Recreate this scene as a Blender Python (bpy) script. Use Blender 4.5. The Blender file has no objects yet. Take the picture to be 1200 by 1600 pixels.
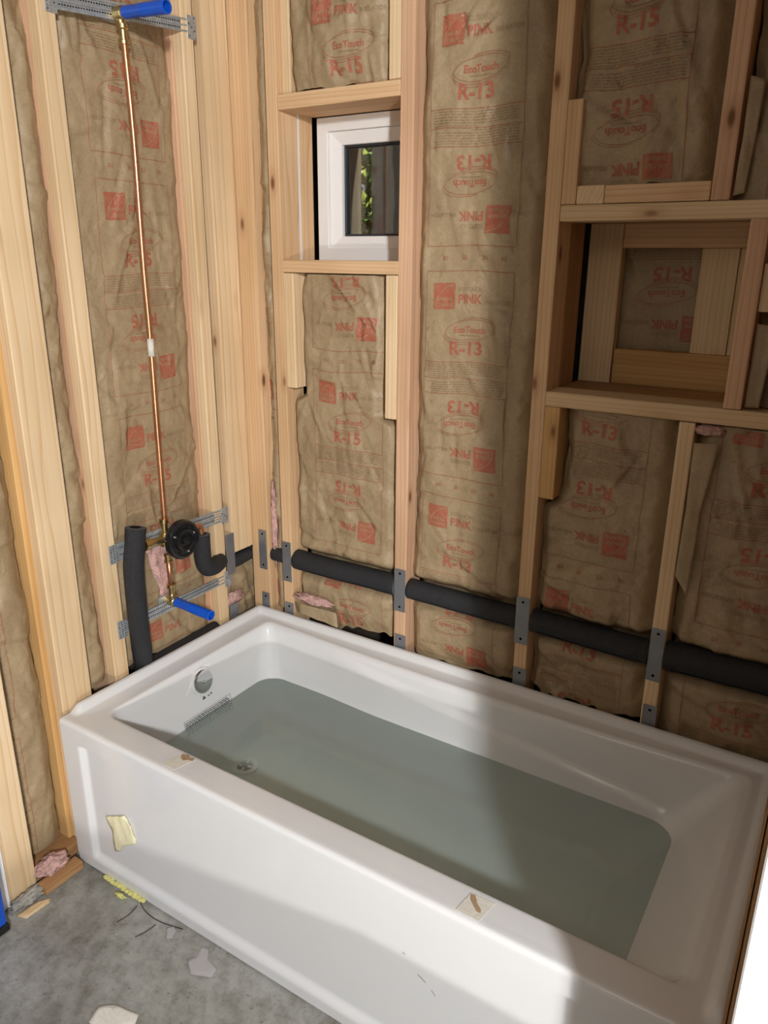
import bpy, bmesh, math, random
import numpy as np
from mathutils import Matrix, Vector, noise

# ------------------------------------------------------------------ camera, world, lights, exposure
S = bpy.context.scene
COL = S.collection
S.view_settings.view_transform = 'Standard'
S.view_settings.look = 'None'
S.view_settings.gamma = 1.0
S.view_settings.use_curve_mapping = False
S.view_settings.exposure = -0.05
S.cycles.use_denoising = True
S.cycles.max_bounces = 10
S.cycles.sample_clamp_indirect = 4.0

CAM = (1.6912, -1.8508, 1.6687); YAW, PITCH, ROLL, FPX = -0.5642, 0.3227, 0.0076, 1195.44
def cam_axes():
    f = Vector((math.sin(YAW)*math.cos(PITCH), math.cos(YAW)*math.cos(PITCH), -math.sin(PITCH)))
    r = Vector((math.cos(YAW), -math.sin(YAW), 0)); u = r.cross(f)
    return r*math.cos(ROLL)+u*math.sin(ROLL), -r*math.sin(ROLL)+u*math.cos(ROLL), f
cr, cu, cf = cam_axes()
cd = bpy.data.cameras.new('camera'); cam = bpy.data.objects.new('camera', cd); COL.objects.link(cam)
cam.matrix_world = Matrix(((cr.x, cu.x, -cf.x, CAM[0]), (cr.y, cu.y, -cf.y, CAM[1]), (cr.z, cu.z, -cf.z, CAM[2]), (0, 0, 0, 1)))
cd.lens = FPX*36/1600; cd.sensor_width = 36; cd.clip_start = 0.02; S.camera = cam

w = bpy.data.worlds.new('sky'); S.world = w; w.use_nodes = True
w.node_tree.nodes['Background'].inputs[0].default_value = (0.75, 0.85, 1.0, 1)
w.node_tree.nodes['Background'].inputs[1].default_value = 0.6

def lamp(name, kind, loc, energy, color, aim=None, **kw):
    d = bpy.data.lights.new(name, kind); d.energy = energy; d.color = color
    for k, v in kw.items(): setattr(d, k, v)
    o = bpy.data.objects.new(name, d); COL.objects.link(o); o.location = loc
    if aim is not None:
        o.rotation_euler = (Vector(aim)-Vector(loc)).to_track_quat('-Z', 'Y').to_euler()
    return o
KEY = (3.47, -3.56, 0.72)
lamp('work_lamp', 'POINT', KEY, 235, (1.0, 0.955, 0.92), shadow_soft_size=0.032)
lamp('door_lamp', 'AREA', (3.10, -3.05, 2.36), 118, (0.95, 0.975, 1.0), aim=(0.6, -0.4, 0.6), shape='DISK', size=0.2)
lamp('fill_lamp', 'AREA', (1.0, -2.7, 2.5), 4.0, (1.0, 0.96, 0.90), aim=(0.9, -1.6, 0), shape='DISK', size=1.0)  # added fill light without a fitting, lifts the shaded side
lamp('sun', 'SUN', (6, -1.5, 7), 9.0, (1.0, 0.95, 0.85), aim=(0, 2.6, 0.5), angle=0.01)

random.seed(7); RNG = np.random.default_rng(11)

# ------------------------------------------------------------------ materials
def newmat(name):
    m = bpy.data.materials.new(name); m.use_nodes = True
    nt = m.node_tree; b = nt.nodes['Principled BSDF']
    return m, nt, b
def N(nt, t, **kw):
    n = nt.nodes.new(t)
    for k, v in kw.items(): setattr(n, k, v)
    return n
def ramp(nt, fac, stops):
    r = N(nt, 'ShaderNodeValToRGB'); e = r.color_ramp.elements
    while len(e) < len(stops): e.new(0.5)
    for i, (p, c) in enumerate(stops): e[i].position = p; e[i].color = (*c, 1)
    nt.links.new(fac, r.inputs[0]); return r.outputs[0]
def coords(nt, scale=(1, 1, 1), rnd=True):
    tc = N(nt, 'ShaderNodeTexCoord'); mp = N(nt, 'ShaderNodeMapping'); mp.inputs['Scale'].default_value = scale
    if rnd:
        oi = N(nt, 'ShaderNodeObjectInfo'); mu = N(nt, 'ShaderNodeVectorMath', operation='SCALE')
        cx = N(nt, 'ShaderNodeCombineXYZ'); cx.inputs[0].default_value = 7.3; cx.inputs[1].default_value = 3.1; cx.inputs[2].default_value = 9.7
        nt.links.new(cx.outputs[0], mu.inputs[0]); nt.links.new(oi.outputs['Random'], mu.inputs['Scale'])
        ad = N(nt, 'ShaderNodeVectorMath', operation='ADD')
        nt.links.new(tc.outputs['Object'], ad.inputs[0]); nt.links.new(mu.outputs[0], ad.inputs[1])
        nt.links.new(ad.outputs[0], mp.inputs[0])
    else: nt.links.new(tc.outputs['Object'], mp.inputs[0])
    return mp.outputs[0]
def noise_n(nt, vec, scale, detail=4, rough=0.5, dist=0.0):
    n = N(nt, 'ShaderNodeTexNoise'); n.inputs['Scale'].default_value = scale; n.inputs['Detail'].default_value = detail
    n.inputs['Roughness'].default_value = rough; n.inputs['Distortion'].default_value = dist
    nt.links.new(vec, n.inputs['Vector']); return n.outputs['Fac']
def mixc(nt, fac, a, b, mode='MIX'):
    m = N(nt, 'ShaderNodeMix', data_type='RGBA', blend_type=mode)
    if isinstance(fac, float): m.inputs[0].default_value = fac
    else: nt.links.new(fac, m.inputs[0])
    for i, v in ((6, a), (7, b)):
        if isinstance(v, tuple): m.inputs[i].default_value = (*v, 1)
        else: nt.links.new(v, m.inputs[i])
    return m.outputs[2]
def bump(nt, b, h, strength=0.2, dist=0.01):
    bp = N(nt, 'ShaderNodeBump'); bp.inputs['Strength'].default_value = strength; bp.inputs['Distance'].default_value = dist
    nt.links.new(h, bp.inputs['Height']); nt.links.new(bp.outputs[0], b.inputs['Normal'])

def wood(name, light, dark, knot=(0.20, 0.09, 0.04)):
    m, nt, b = newmat(name)
    v = coords(nt)
    mp = N(nt, 'ShaderNodeMapping'); mp.inputs['Scale'].default_value = (38, 38, 0.9); nt.links.new(v, mp.inputs[0])
    fine = noise_n(nt, mp.outputs[0], 1.0, 5, 0.6, 0.4)
    mp2 = N(nt, 'ShaderNodeMapping'); mp2.inputs['Scale'].default_value = (8, 8, 0.55); nt.links.new(v, mp2.inputs[0])
    wv = N(nt, 'ShaderNodeTexWave', wave_type='RINGS', rings_direction='Z', wave_profile='SAW')
    wv.inputs['Scale'].default_value = 3.6; wv.inputs['Distortion'].default_value = 7.0; wv.inputs['Detail'].default_value = 1.5; wv.inputs['Detail Scale'].default_value = 0.7
    nt.links.new(mp2.outputs[0], wv.inputs['Vector'])
    mid = tuple(a*.55+b*.45 for a, b in zip(dark, light)); base = ramp(nt, fine, [(0.3, mid), (0.6, light)])
    ringc = ramp(nt, wv.outputs['Fac'], [(0.0, (1, 1, 1)), (0.7, (0.97, 0.92, 0.86)), (1.0, (0.8, 0.66, 0.52))])
    c = mixc(nt, 0.75, base, ringc, 'MULTIPLY')
    big = noise_n(nt, v, 2.3, 2)
    tint = ramp(nt, big, [(0.35, (0.9, 0.86, 0.8)), (0.65, (1.06, 1.04, 1.02))])
    c = mixc(nt, 1.0, c, tint, 'MULTIPLY')
    mp3 = N(nt, 'ShaderNodeMapping'); mp3.inputs['Scale'].default_value = (9, 9, 3.6); nt.links.new(v, mp3.inputs[0])
    vo = N(nt, 'ShaderNodeTexVoronoi'); vo.inputs['Scale'].default_value = 1.0; vo.inputs['Randomness'].default_value = 1.0
    nt.links.new(mp3.outputs[0], vo.inputs['Vector'])
    kf = ramp(nt, vo.outputs['Distance'], [(0.04, (1, 1, 1)), (0.09, (0, 0, 0))])
    kh = ramp(nt, vo.outputs['Distance'], [(0.06, (0.65, 0.65, 0.65)), (0.20, (0, 0, 0))])
    c = mixc(nt, kh, c, mixc(nt, 0.6, dark, (0.42, 0.2, 0.09)))
    c = mixc(nt, kf, c, knot)
    nt.links.new(c, b.inputs['Base Color']); b.inputs['Roughness'].default_value = 0.62
    b.inputs['Specular IOR Level'].default_value = 0.25
    bump(nt, b, fine, 0.12, 0.002)
    return m
M = {}
M['fir'] = wood('fir_wood', (0.73, 0.52, 0.32), (0.58, 0.375, 0.205))
M['pale'] = wood('pale_pine_wood', (0.80, 0.63, 0.42), (0.68, 0.49, 0.28))
M['pink_fir'] = wood('pinkish_fir_wood', (0.69, 0.46, 0.31), (0.53, 0.33, 0.20))
M['yellow'] = wood('yellow_aged_wood', (0.66, 0.43, 0.19), (0.48, 0.27, 0.10))
M['old'] = wood('brown_aged_wood', (0.46, 0.27, 0.13), (0.28, 0.15, 0.07))
M['creamy'] = wood('cream_spruce_wood', (0.74, 0.58, 0.37), (0.62, 0.45, 0.26))

def kraft_color(nt):
    v = coords(nt, rnd=False)
    n1 = noise_n(nt, v, 9, 5, 0.65); n2 = noise_n(nt, v, 140, 3, 0.6)
    c = ramp(nt, n1, [(0.3, (0.315, 0.228, 0.128)), (0.7, (0.415, 0.312, 0.185))])
    f = ramp(nt, n2, [(0.3, (0.9, 0.88, 0.86)), (0.7, (1.05, 1.05, 1.05))])
    c = mixc(nt, 1.0, c, f, 'MULTIPLY')
    n3 = noise_n(nt, v, 60, 2, 0.5)
    s = ramp(nt, n3, [(0.7, (0, 0, 0)), (0.78, (0.5, 0.5, 0.5))])
    return mixc(nt, s, c, (0.17, 0.11, 0.055)), n2, v
def kraft():
    m, nt, b = newmat('kraft_paper'); c, n2, v = kraft_color(nt)
    nt.links.new(c, b.inputs['Base Color']); b.inputs['Roughness'].default_value = 0.5; b.inputs['Specular IOR Level'].default_value = 0.45
    vo = N(nt, 'ShaderNodeTexVoronoi', feature='DISTANCE_TO_EDGE'); vo.inputs['Scale'].default_value = 16
    wp = N(nt, 'ShaderNodeVectorMath', operation='ADD'); nz = N(nt, 'ShaderNodeTexNoise'); nz.inputs['Scale'].default_value = 9; nt.links.new(v, nz.inputs['Vector'])
    sc = N(nt, 'ShaderNodeVectorMath', operation='SCALE'); sc.inputs['Scale'].default_value = 0.16; nt.links.new(nz.outputs['Color'], sc.inputs[0])
    nt.links.new(v, wp.inputs[0]); nt.links.new(sc.outputs[0], wp.inputs[1]); nt.links.new(wp.outputs[0], vo.inputs['Vector'])
    cl = ramp(nt, vo.outputs['Distance'], [(0.0, (0, 0, 0)), (0.35, (1, 1, 1))])
    ad = N(nt, 'ShaderNodeMath', operation='MULTIPLY_ADD'); ad.inputs[1].default_value = 0.55; nt.links.new(noise_n(nt, v, 30, 6, 0.72), ad.inputs[0]); nt.links.new(cl, ad.inputs[2])
    bump(nt, b, ad.outputs[0], 0.22, 0.008)
    return m
def ink(name, col, strength):
    m, nt, b = newmat(name); c, n2, v = kraft_color(nt)
    wear = ramp(nt, noise_n(nt, v, 90, 4, 0.7), [(0.28, (strength*0.55,)*3), (0.55, (strength,)*3)])
    c = mixc(nt, wear, c, col); nt.links.new(c, b.inputs['Base Color']); b.inputs['Roughness'].default_value = 0.55
    b.inputs['Specular IOR Level'].default_value = 0.3
    return m
M['kraft'] = kraft()
M['ink'] = ink('red_ink', (0.40, 0.085, 0.05), 0.82)
M['ink_thin'] = ink('brown_red_ink', (0.34, 0.10, 0.055), 0.72)
M['ink_dark'] = ink('faded_brown_ink', (0.20, 0.085, 0.045), 0.45)

def simple(name, col, rough=0.5, metal=0.0, spec=0.5, var=0.0, vscale=30, bumps=0.0, bscale=200, bdist=0.003):
    m, nt, b = newmat(name); v = coords(nt)
    if var > 0:
        f = noise_n(nt, v, vscale, 4, 0.6)
        c = ramp(nt, f, [(0.3, tuple(x*(1-var) for x in col)), (0.7, tuple(min(1, x*(1+var)) for x in col))])
        nt.links.new(c, b.inputs['Base Color'])
    else: b.inputs['Base Color'].default_value = (*col, 1)
    b.inputs['Roughness'].default_value = rough; b.inputs['Metallic'].default_value = metal; b.inputs['Specular IOR Level'].default_value = spec
    if bumps > 0: bump(nt, b, noise_n(nt, v, bscale, 3, 0.6), bumps, bdist)
    return m
M['pink'] = simple('pink_fibreglass', (0.62, 0.38, 0.335), 0.95, var=0.35, vscale=45, bumps=0.8, bscale=150, bdist=0.01, spec=0.1)
M['acrylic'] = simple('white_acrylic', (0.74, 0.735, 0.73), 0.11, spec=0.5)
M['foam'] = simple('black_pipe_foam', (0.017, 0.018, 0.021), 0.62, var=0.5, vscale=260, bumps=0.9, bscale=330, bdist=0.004)
M['foam_in'] = simple('grey_foam_end', (0.10, 0.11, 0.12), 0.8)
M['galv'] = simple('galvanised_steel', (0.40, 0.42, 0.43), 0.38, 0.45, var=0.22, vscale=90)
M['plate'] = simple('grey_steel_plate', (0.30, 0.31, 0.33), 0.5, 0.75, var=0.06)
M['dark'] = simple('black_void', (0.006, 0.006, 0.007), 0.9, spec=0.1)
M['copper'] = simple('copper', (0.58, 0.29, 0.155), 0.33, 0.9, var=0.16, vscale=14)
M['brass'] = simple('brass', (0.60, 0.46, 0.22), 0.30, 1.0, var=0.1)
M['blue'] = simple('blue_plastic', (0.008, 0.09, 0.55), 0.32)
M['blackp'] = simple('black_gloss_plastic', (0.012, 0.012, 0.013), 0.16)
M['chrome'] = simple('chrome', (0.75, 0.76, 0.77), 0.10, 1.0)
M['drain_steel'] = simple('brushed_drain_steel', (0.85, 0.87, 0.87), 0.3, 0.15)
M['vinyl'] = simple('white_vinyl', (0.80, 0.78, 0.76), 0.35)
M['paint'] = simple('white_paint', (0.86, 0.85, 0.84), 0.45)
M['gasket'] = simple('dark_gasket', (0.02, 0.022, 0.025), 0.5)
M['wrap'] = simple('white_house_wrap', (0.78, 0.76, 0.74), 0.6)
M['tape'] = simple('yellow_masking_tape', (0.85, 0.79, 0.52), 0.6, var=0.05)
M['yfoam'] = simple('yellow_spray_foam', (0.66, 0.62, 0.22), 0.8, var=0.15, vscale=80)
M['paper_tag'] = simple('cream_paper', (0.70, 0.66, 0.58), 0.8, var=0.08, vscale=120, bumps=0.3)
M['tag_brown'] = simple('torn_brown_paper', (0.36, 0.24, 0.14), 0.85, var=0.2)
M['print_grey'] = simple('grey_print', (0.05, 0.055, 0.055), 0.5)
M['scuff'] = simple('grey_scuff', (0.34, 0.335, 0.33), 0.5)
M['label_film'] = simple('label_film', (0.62, 0.66, 0.64), 0.3)
M['drywall'] = simple('unfinished_wall', (0.15, 0.125, 0.10), 0.85)
M['ceiling_board'] = simple('grey_ceiling_board', (0.42, 0.41, 0.39), 0.85)
M['sheath'] = simple('dark_sheathing', (0.05, 0.035, 0.025), 0.9, var=0.4, vscale=12)
M['dark_brown'] = simple('dark_brown_matte', (0.05, 0.026, 0.018), 0.8, var=0.4)
M['leaf'] = simple('green_leaf', (0.16, 0.30, 0.05), 0.45, var=0.5, vscale=6)
M['leaf_y'] = simple('yellow_green_leaf', (0.45, 0.55, 0.10), 0.45, var=0.3, vscale=6)
M['pane_dark'] = simple('dark_reflection_board', (0.035, 0.03, 0.026), 0.8, var=0.3, vscale=14)  # dark tone of what the pane mirrors
M['olive'] = simple('olive_reflection_board', (0.16, 0.145, 0.11), 0.8, var=0.2, vscale=10)  # tone of the lit jamb as mirrored in the glass
M['earth'] = simple('garden_soil', (0.08, 0.06, 0.04), 0.95)

def concrete():
    m, nt, b = newmat('stained_concrete'); v = coords(nt, rnd=False)
    n1 = noise_n(nt, v, 3.2, 6, 0.65); n2 = noise_n(nt, v, 26, 6, 0.7); n3 = noise_n(nt, v, 75, 3, 0.6)
    c = ramp(nt, n1, [(0.3, (0.17, 0.16, 0.135)), (0.5, (0.30, 0.292, 0.262)), (0.72, (0.40, 0.395, 0.37))])
    d = ramp(nt, n2, [(0.3, (0.6, 0.58, 0.54)), (0.55, (1.0, 1.0, 1.0)), (0.75, (1.15, 1.14, 1.12))])
    c = mixc(nt, 1.0, c, d, 'MULTIPLY')
    s = ramp(nt, n3, [(0.62, (0, 0, 0)), (0.72, (0.6, 0.6, 0.6))])
    c = mixc(nt, s, c, (0.075, 0.068, 0.055))
    l = ramp(nt, noise_n(nt, v, 48, 2, 0.5), [(0.74, (0, 0, 0)), (0.77, (0.6, 0.6, 0.6))])
    c = mixc(nt, l, c, (0.42, 0.41, 0.39))
    nt.links.new(c, b.inputs['Base Color']); b.inputs['Roughness'].default_value = 0.75
    bump(nt, b, n2, 0.3, 0.006); return m
M['concrete'] = concrete()
def clear(name, tint, ior, rough=0.01, refl=1.0):
    m = bpy.data.materials.new(name); m.use_nodes = True; nt = m.node_tree; nt.nodes.clear()
    out = N(nt, 'ShaderNodeOutputMaterial'); mx = N(nt, 'ShaderNodeMixShader'); t = N(nt, 'ShaderNodeBsdfTransparent'); g = N(nt, 'ShaderNodeBsdfGlossy')
    t.inputs[0].default_value = (*tint, 1); g.inputs['Roughness'].default_value = rough; fr = N(nt, 'ShaderNodeFresnel'); fr.inputs[0].default_value = ior
    nt.links.new(fr.outputs[0], mx.inputs[0]); nt.links.new(t.outputs[0], mx.inputs[1]); nt.links.new(g.outputs[0], mx.inputs[2]); nt.links.new(mx.outputs[0], out.inputs[0])
    return m
M['glass'] = clear('window_glass', (0.80, 0.83, 0.82), 1.75)
def film_mat():
    m, nt, b = newmat('clear_plastic_film'); b.inputs['Base Color'].default_value = (0.62, 0.58, 0.57, 1); b.inputs['Roughness'].default_value = 0.3; b.inputs['Alpha'].default_value = 0.5
    return m
M['film'] = film_mat()
def water_mat():
    m = bpy.data.materials.new('bath_water'); m.use_nodes = True; nt = m.node_tree; nt.nodes.clear()
    out = N(nt, 'ShaderNodeOutputMaterial'); mx = N(nt, 'ShaderNodeMixShader'); t = N(nt, 'ShaderNodeBsdfTransparent'); g = N(nt, 'ShaderNodeBsdfGlossy')
    d = N(nt, 'ShaderNodeBsdfDiffuse'); d.inputs[0].default_value = (0.86, 1.0, 0.95, 1); mx2 = N(nt, 'ShaderNodeMixShader'); mx2.inputs[0].default_value = 0.26
    t.inputs[0].default_value = (0.92, 1.0, 0.975, 1); g.inputs['Roughness'].default_value = 0.015; fr = N(nt, 'ShaderNodeFresnel'); fr.inputs[0].default_value = 1.33
    nt.links.new(t.outputs[0], mx2.inputs[1]); nt.links.new(d.outputs[0], mx2.inputs[2])
    nt.links.new(fr.outputs[0], mx.inputs[0]); nt.links.new(mx2.outputs[0], mx.inputs[1]); nt.links.new(g.outputs[0], mx.inputs[2]); nt.links.new(mx.outputs[0], out.inputs[0])
    return m
M['water'] = water_mat()
def water_body():
    m = bpy.data.materials.new('bath_water_depth'); m.use_nodes = True; nt = m.node_tree; nt.nodes.clear()
    out = N(nt, 'ShaderNodeOutputMaterial'); t = N(nt, 'ShaderNodeBsdfTransparent'); t.inputs[0].default_value = (0.97, 1, 0.985, 1); nt.links.new(t.outputs[0], out.inputs[0])
    return m
M['water_body'] = water_body()

# ------------------------------------------------------------------ helpers
def tag(o, label=None, cat=None, group=None, kind=None):
    if label: o['label'] = label
    if cat: o['category'] = cat
    if group: o['group'] = group
    if kind: o['kind'] = kind
    return o
def empty(name, loc, label=None, cat=None, group=None, kind=None):
    o = bpy.data.objects.new(name, None); o.empty_display_size = 0.05; o.location = loc; COL.objects.link(o)
    o['_loc'] = list(loc)
    return tag(o, label, cat, group, kind)
def place(o, parent):
    """parent o (built in world space) without moving it"""
    if parent is not None:
        o.parent = parent
        o.matrix_parent_inverse = world_of(parent).inverted()
    return o
def world_of(o):
    m = Matrix.LocRotScale(o.location, o.rotation_euler, o.scale)
    if o.parent: m = world_of(o.parent) @ o.matrix_parent_inverse @ m
    return m
def link(name, me, mats, parent=None, smooth=False):
    o = bpy.data.objects.new(name, me); COL.objects.link(o)
    for m in (mats if isinstance(mats, (list, tuple)) else [mats]): me.materials.append(M[m] if isinstance(m, str) else m)
    if smooth: me.polygons.foreach_set('use_smooth', [True]*len(me.polygons))
    place(o, parent); return o
def from_bm(name, bm, mats, parent=None, smooth=False):
    me = bpy.data.meshes.new(name); bmesh.ops.recalc_face_normals(bm, faces=bm.faces[:]); bm.to_mesh(me); bm.free()
    return link(name, me, mats, parent, smooth)
def bm_box(bm, lo, hi, bev=0.0, seg=1, mat=0):
    r = bmesh.ops.create_cube(bm, size=1.0, matrix=Matrix.Translation([(a+b)/2 for a, b in zip(lo, hi)]) @ Matrix.Diagonal([b-a for a, b in zip(lo, hi)]+[1]))
    fs = set(f for v in r['verts'] for f in v.link_faces)
    for f in fs: f.material_index = mat
    if bev > 0:
        es = list(set(e for f in fs for e in f.edges))
        bmesh.ops.bevel(bm, geom=es, offset=bev, segments=seg, affect='EDGES', profile=0.5)
def box(name, lo, hi, mat, parent=None, bev=0.0, seg=1):
    bm = bmesh.new(); bm_box(bm, lo, hi, bev, seg); return from_bm(name, bm, mat, parent)
def lumber(name, lo, hi, mat, parent, axis=None, label=None, bev=0.003, wob=0.0):
    """a sawn board: mesh along local Z so that the grain follows its length"""
    d = [b-a for a, b in zip(lo, hi)]; c = [(a+b)/2 for a, b in zip(lo, hi)]
    ax = axis if axis is not None else d.index(max(d))
    if ax == 2: R = Matrix.Identity(3); s = d
    elif ax == 0: R = Matrix(((0, 0, 1), (0, 1, 0), (-1, 0, 0))); s = [d[2], d[1], d[0]]
    else: R = Matrix(((1, 0, 0), (0, 0, 1), (0, -1, 0))); s = [d[0], d[2], d[1]]
    bm = bmesh.new(); bm_box(bm, [-x/2 for x in s], [x/2 for x in s], bev, 2)
    if wob:
        n = max(2, int(s[2]/0.12)); 
        for k in range(1, n):
            z = -s[2]/2+s[2]*k/n
            bmesh.ops.bisect_plane(bm, geom=bm.verts[:]+bm.edges[:]+bm.faces[:], plane_co=(0, 0, z), plane_no=(0, 0, 1))
        ph = random.random()*20
        for v in bm.verts:
            v.co.x += wob*(noise.noise((ph, v.co.z*1.3, v.co.x*30))); v.co.y += wob*0.5*noise.noise((ph+9, v.co.z*1.3, 0))
    o = from_bm(name, bm, mat, None)
    o.location = c; o.rotation_euler = R.to_euler()
    place(o, parent)
    if label: o['label'] = label
    return o
def tube_bm(bm, pts, r, n=16, cap=True, mat=0, radii=None):
    pts = [Vector(p) for p in pts]; rings = []; up = None
    for i, p in enumerate(pts):
        t = (pts[min(i+1, len(pts)-1)]-pts[max(i-1, 0)]).normalized()
        if up is None:
            up = Vector((0, 0, 1)) if abs(t.z) < 0.9 else Vector((1, 0, 0))
        u = (up-t*up.dot(t)).normalized(); v = t.cross(u); up = u
        rr = radii[i] if radii else r
        rings.append([bm.verts.new(p+(u*math.cos(2*math.pi*k/n)+v*math.sin(2*math.pi*k/n))*rr) for k in range(n)])
    for a, b in zip(rings, rings[1:]):
        for k in range(n):
            f = bm.faces.new((a[k], a[(k+1) % n], b[(k+1) % n], b[k])); f.material_index = mat; f.smooth = True
    if cap:
        for rg in (rings[0], rings[-1]):
            f = bm.faces.new(rg); f.material_index = mat
    return rings
def smooth_path(pts, k=6):
    """Catmull-Rom through the given points"""
    P = [Vector(p) for p in pts]; out = []
    for i in range(len(P)-1):
        a, b, c, d = P[max(i-1, 0)], P[i], P[i+1], P[min(i+2, len(P)-1)]
        for j in range(k):
            t = j/k
            out.append(0.5*((2*b)+(c-a)*t+(2*a-5*b+4*c-d)*t*t+(3*b-a-3*c+d)*t**3))
    out.append(P[-1]); return out
def tube(name, pts, r, mat, parent=None, n=16, **kw):
    bm = bmesh.new(); tube_bm(bm, pts, r, n, **kw); return from_bm(name, bm, mat, parent)
def lathe(name, prof, origin, axis, mat, parent=None, n=24, smooth=True):
    """prof: (radius, distance along axis)"""
    a = Vector(axis).normalized(); u = a.orthogonal().normalized(); v = a.cross(u); o = Vector(origin); bm = bmesh.new(); rings = []
    for r, h in prof:
        rings.append([bm.verts.new(o+a*h+(u*math.cos(2*math.pi*k/n)+v*math.sin(2*math.pi*k/n))*max(r, 1e-5)) for k in range(n)])
    for p, q in zip(rings, rings[1:]):
        for k in range(n): bm.faces.new((p[k], p[(k+1) % n], q[(k+1) % n], q[k]))
    bm.faces.new(rings[0]); bm.faces.new(rings[-1])
    o = from_bm(name, bm, mat, parent)
    if smooth:
        o.data.polygons.foreach_set('use_smooth', [len(p.vertices) == 4 for p in o.data.polygons])
        o.data.set_sharp_from_angle(angle=0.7)
    return o
def blob(name, c, r, mat, parent=None, sub=3, amp=0.35, freq=18, seed=0):
    bm = bmesh.new(); bmesh.ops.create_icosphere(bm, subdivisions=sub, radius=1.0)
    for v in bm.verts:
        d = v.co.normalized(); k = 1+amp*.35*noise.noise(d*22+Vector((seed, 7, 0)))+amp*noise.fractal(d*freq*0.12*1.0+Vector((seed*3.1, 0, 0)), 1, 2, 4)*1.6+amp*0.4*noise.noise(d*9+Vector((seed, 2, 0)))
        v.co = Vector((d.x*r[0]*k+c[0], d.y*r[1]*k+c[1], d.z*r[2]*k+c[2]))
    return from_bm(name, bm, mat, parent, True)

def vnoise(x, y, seed):
    xi = np.floor(x).astype(np.int64); yi = np.floor(y).astype(np.int64); fx = x-xi; fy = y-yi
    fx = fx*fx*(3-2*fx); fy = fy*fy*(3-2*fy)
    def h(a, b):
        n = (a*374761393+b*668265263+seed*982451653) & 0xffffffff
        n = ((n ^ (n >> 13))*1274126177) & 0xffffffff
        return ((n ^ (n >> 16)) & 0xffff)/32767.5-1
    return (h(xi, yi)*(1-fx)+h(xi+1, yi)*fx)*(1-fy)+(h(xi, yi+1)*(1-fx)+h(xi+1, yi+1)*fx)*fy
def sstep(a, b, x):
    t = np.clip((x-a)/(b-a), 0, 1); return t*t*(3-2*t)

# ------------------------------------------------------------------ lettering, laid out flat, then pressed on to the wrinkled paper
_txt = {}
def text2d(s, bold=True):
    k = (s, bold)
    if k not in _txt:
        c = bpy.data.curves.new('lettering', 'FONT'); c.body = s; c.fill_mode = 'FRONT'; c.resolution_u = 3
        c.offset = 0.028 if bold else 0.0
        o = bpy.data.objects.new('lettering', c); COL.objects.link(o); bpy.context.view_layer.update()
        dg = bpy.context.evaluated_depsgraph_get(); me = bpy.data.meshes.new_from_object(o.evaluated_get(dg))
        v = np.empty(len(me.vertices)*3, np.float64); me.vertices.foreach_get('co', v); v = v.reshape(-1, 3)[:, :2]
        me.calc_loop_triangles(); t = np.empty(len(me.loop_triangles)*3, np.int32); me.loop_triangles.foreach_get('vertices', t)
        bpy.data.objects.remove(o); bpy.data.curves.remove(c); bpy.data.meshes.remove(me)
        lo = v.min(0); v = (v-lo)/(v.max(0)-lo)
        _txt[k] = (v, t.reshape(-1, 3))
    return _txt[k]
class Flat:
    """flat shapes in (u, v); layer: lift above paper; mat index"""
    def __init__(s): s.v = []; s.f = []; s.m = []; s.l = []; s.n = 0
    def add(s, v, f, mat, lift=0.0):
        v = np.asarray(v, float); f = np.asarray(f, int)
        s.v.append(v); s.f.append(f+s.n); s.m.append(np.full(len(f), mat)); s.l.append(np.full(len(v), lift)); s.n += len(v)
    def rect(s, u0, v0, u1, v1, mat, step=0.012, lift=0.0):
        nu = max(1, int(math.ceil((u1-u0)/step))); nv = max(1, int(math.ceil((v1-v0)/step)))
        U, V = np.meshgrid(np.linspace(u0, u1, nu+1), np.linspace(v0, v1, nv+1)); P = np.stack([U.ravel(), V.ravel()], 1)
        F = []
        for j in range(nv):
            for i in range(nu):
                a = j*(nu+1)+i; F += [(a, a+1, a+nu+2), (a, a+nu+2, a+nu+1)]
        s.add(P, F, mat, lift)
    def text(s, t, u0, v0, u1, v1, mat, bold=True, lift=0.0):
        v, f = text2d(t, bold); s.add(v*[u1-u0, v1-v0]+[u0, v0], f, mat, lift)
    def ring(s, cu, cv, a, b, wd, mat, t0=0, t1=2*math.pi, rot=0.0, n=40, lift=0.0):
        th = np.linspace(t0, t1, n); c, q = math.cos(rot), math.sin(rot)
        o = np.stack([(a+wd/2)*np.cos(th), (b+wd/2)*np.sin(th)], 1); i = np.stack([(a-wd/2)*np.cos(th), (b-wd/2)*np.sin(th)], 1)
        R = np.array([[c, q], [-q, c]]); P = np.concatenate([o@R, i@R])+[cu, cv]
        F = []
        for k in range(n-1): F += [(k, k+1, n+k+1), (k, n+k+1, n+k)]
        s.add(P, F, mat, lift)
    def block(s, u0, v0, wd, rows, pitch, mat, rnd):
        for r in range(rows):
            u = u0; end = u0+wd*(1.0 if r < rows-1 else 0.55)
            while u < end-0.006:
                L = min(rnd.uniform(0.006, 0.02), end-u); s.rect(u, v0-r*pitch-0.0022, u+L, v0-r*pitch, mat, 0.02); u += L+0.003
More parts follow.
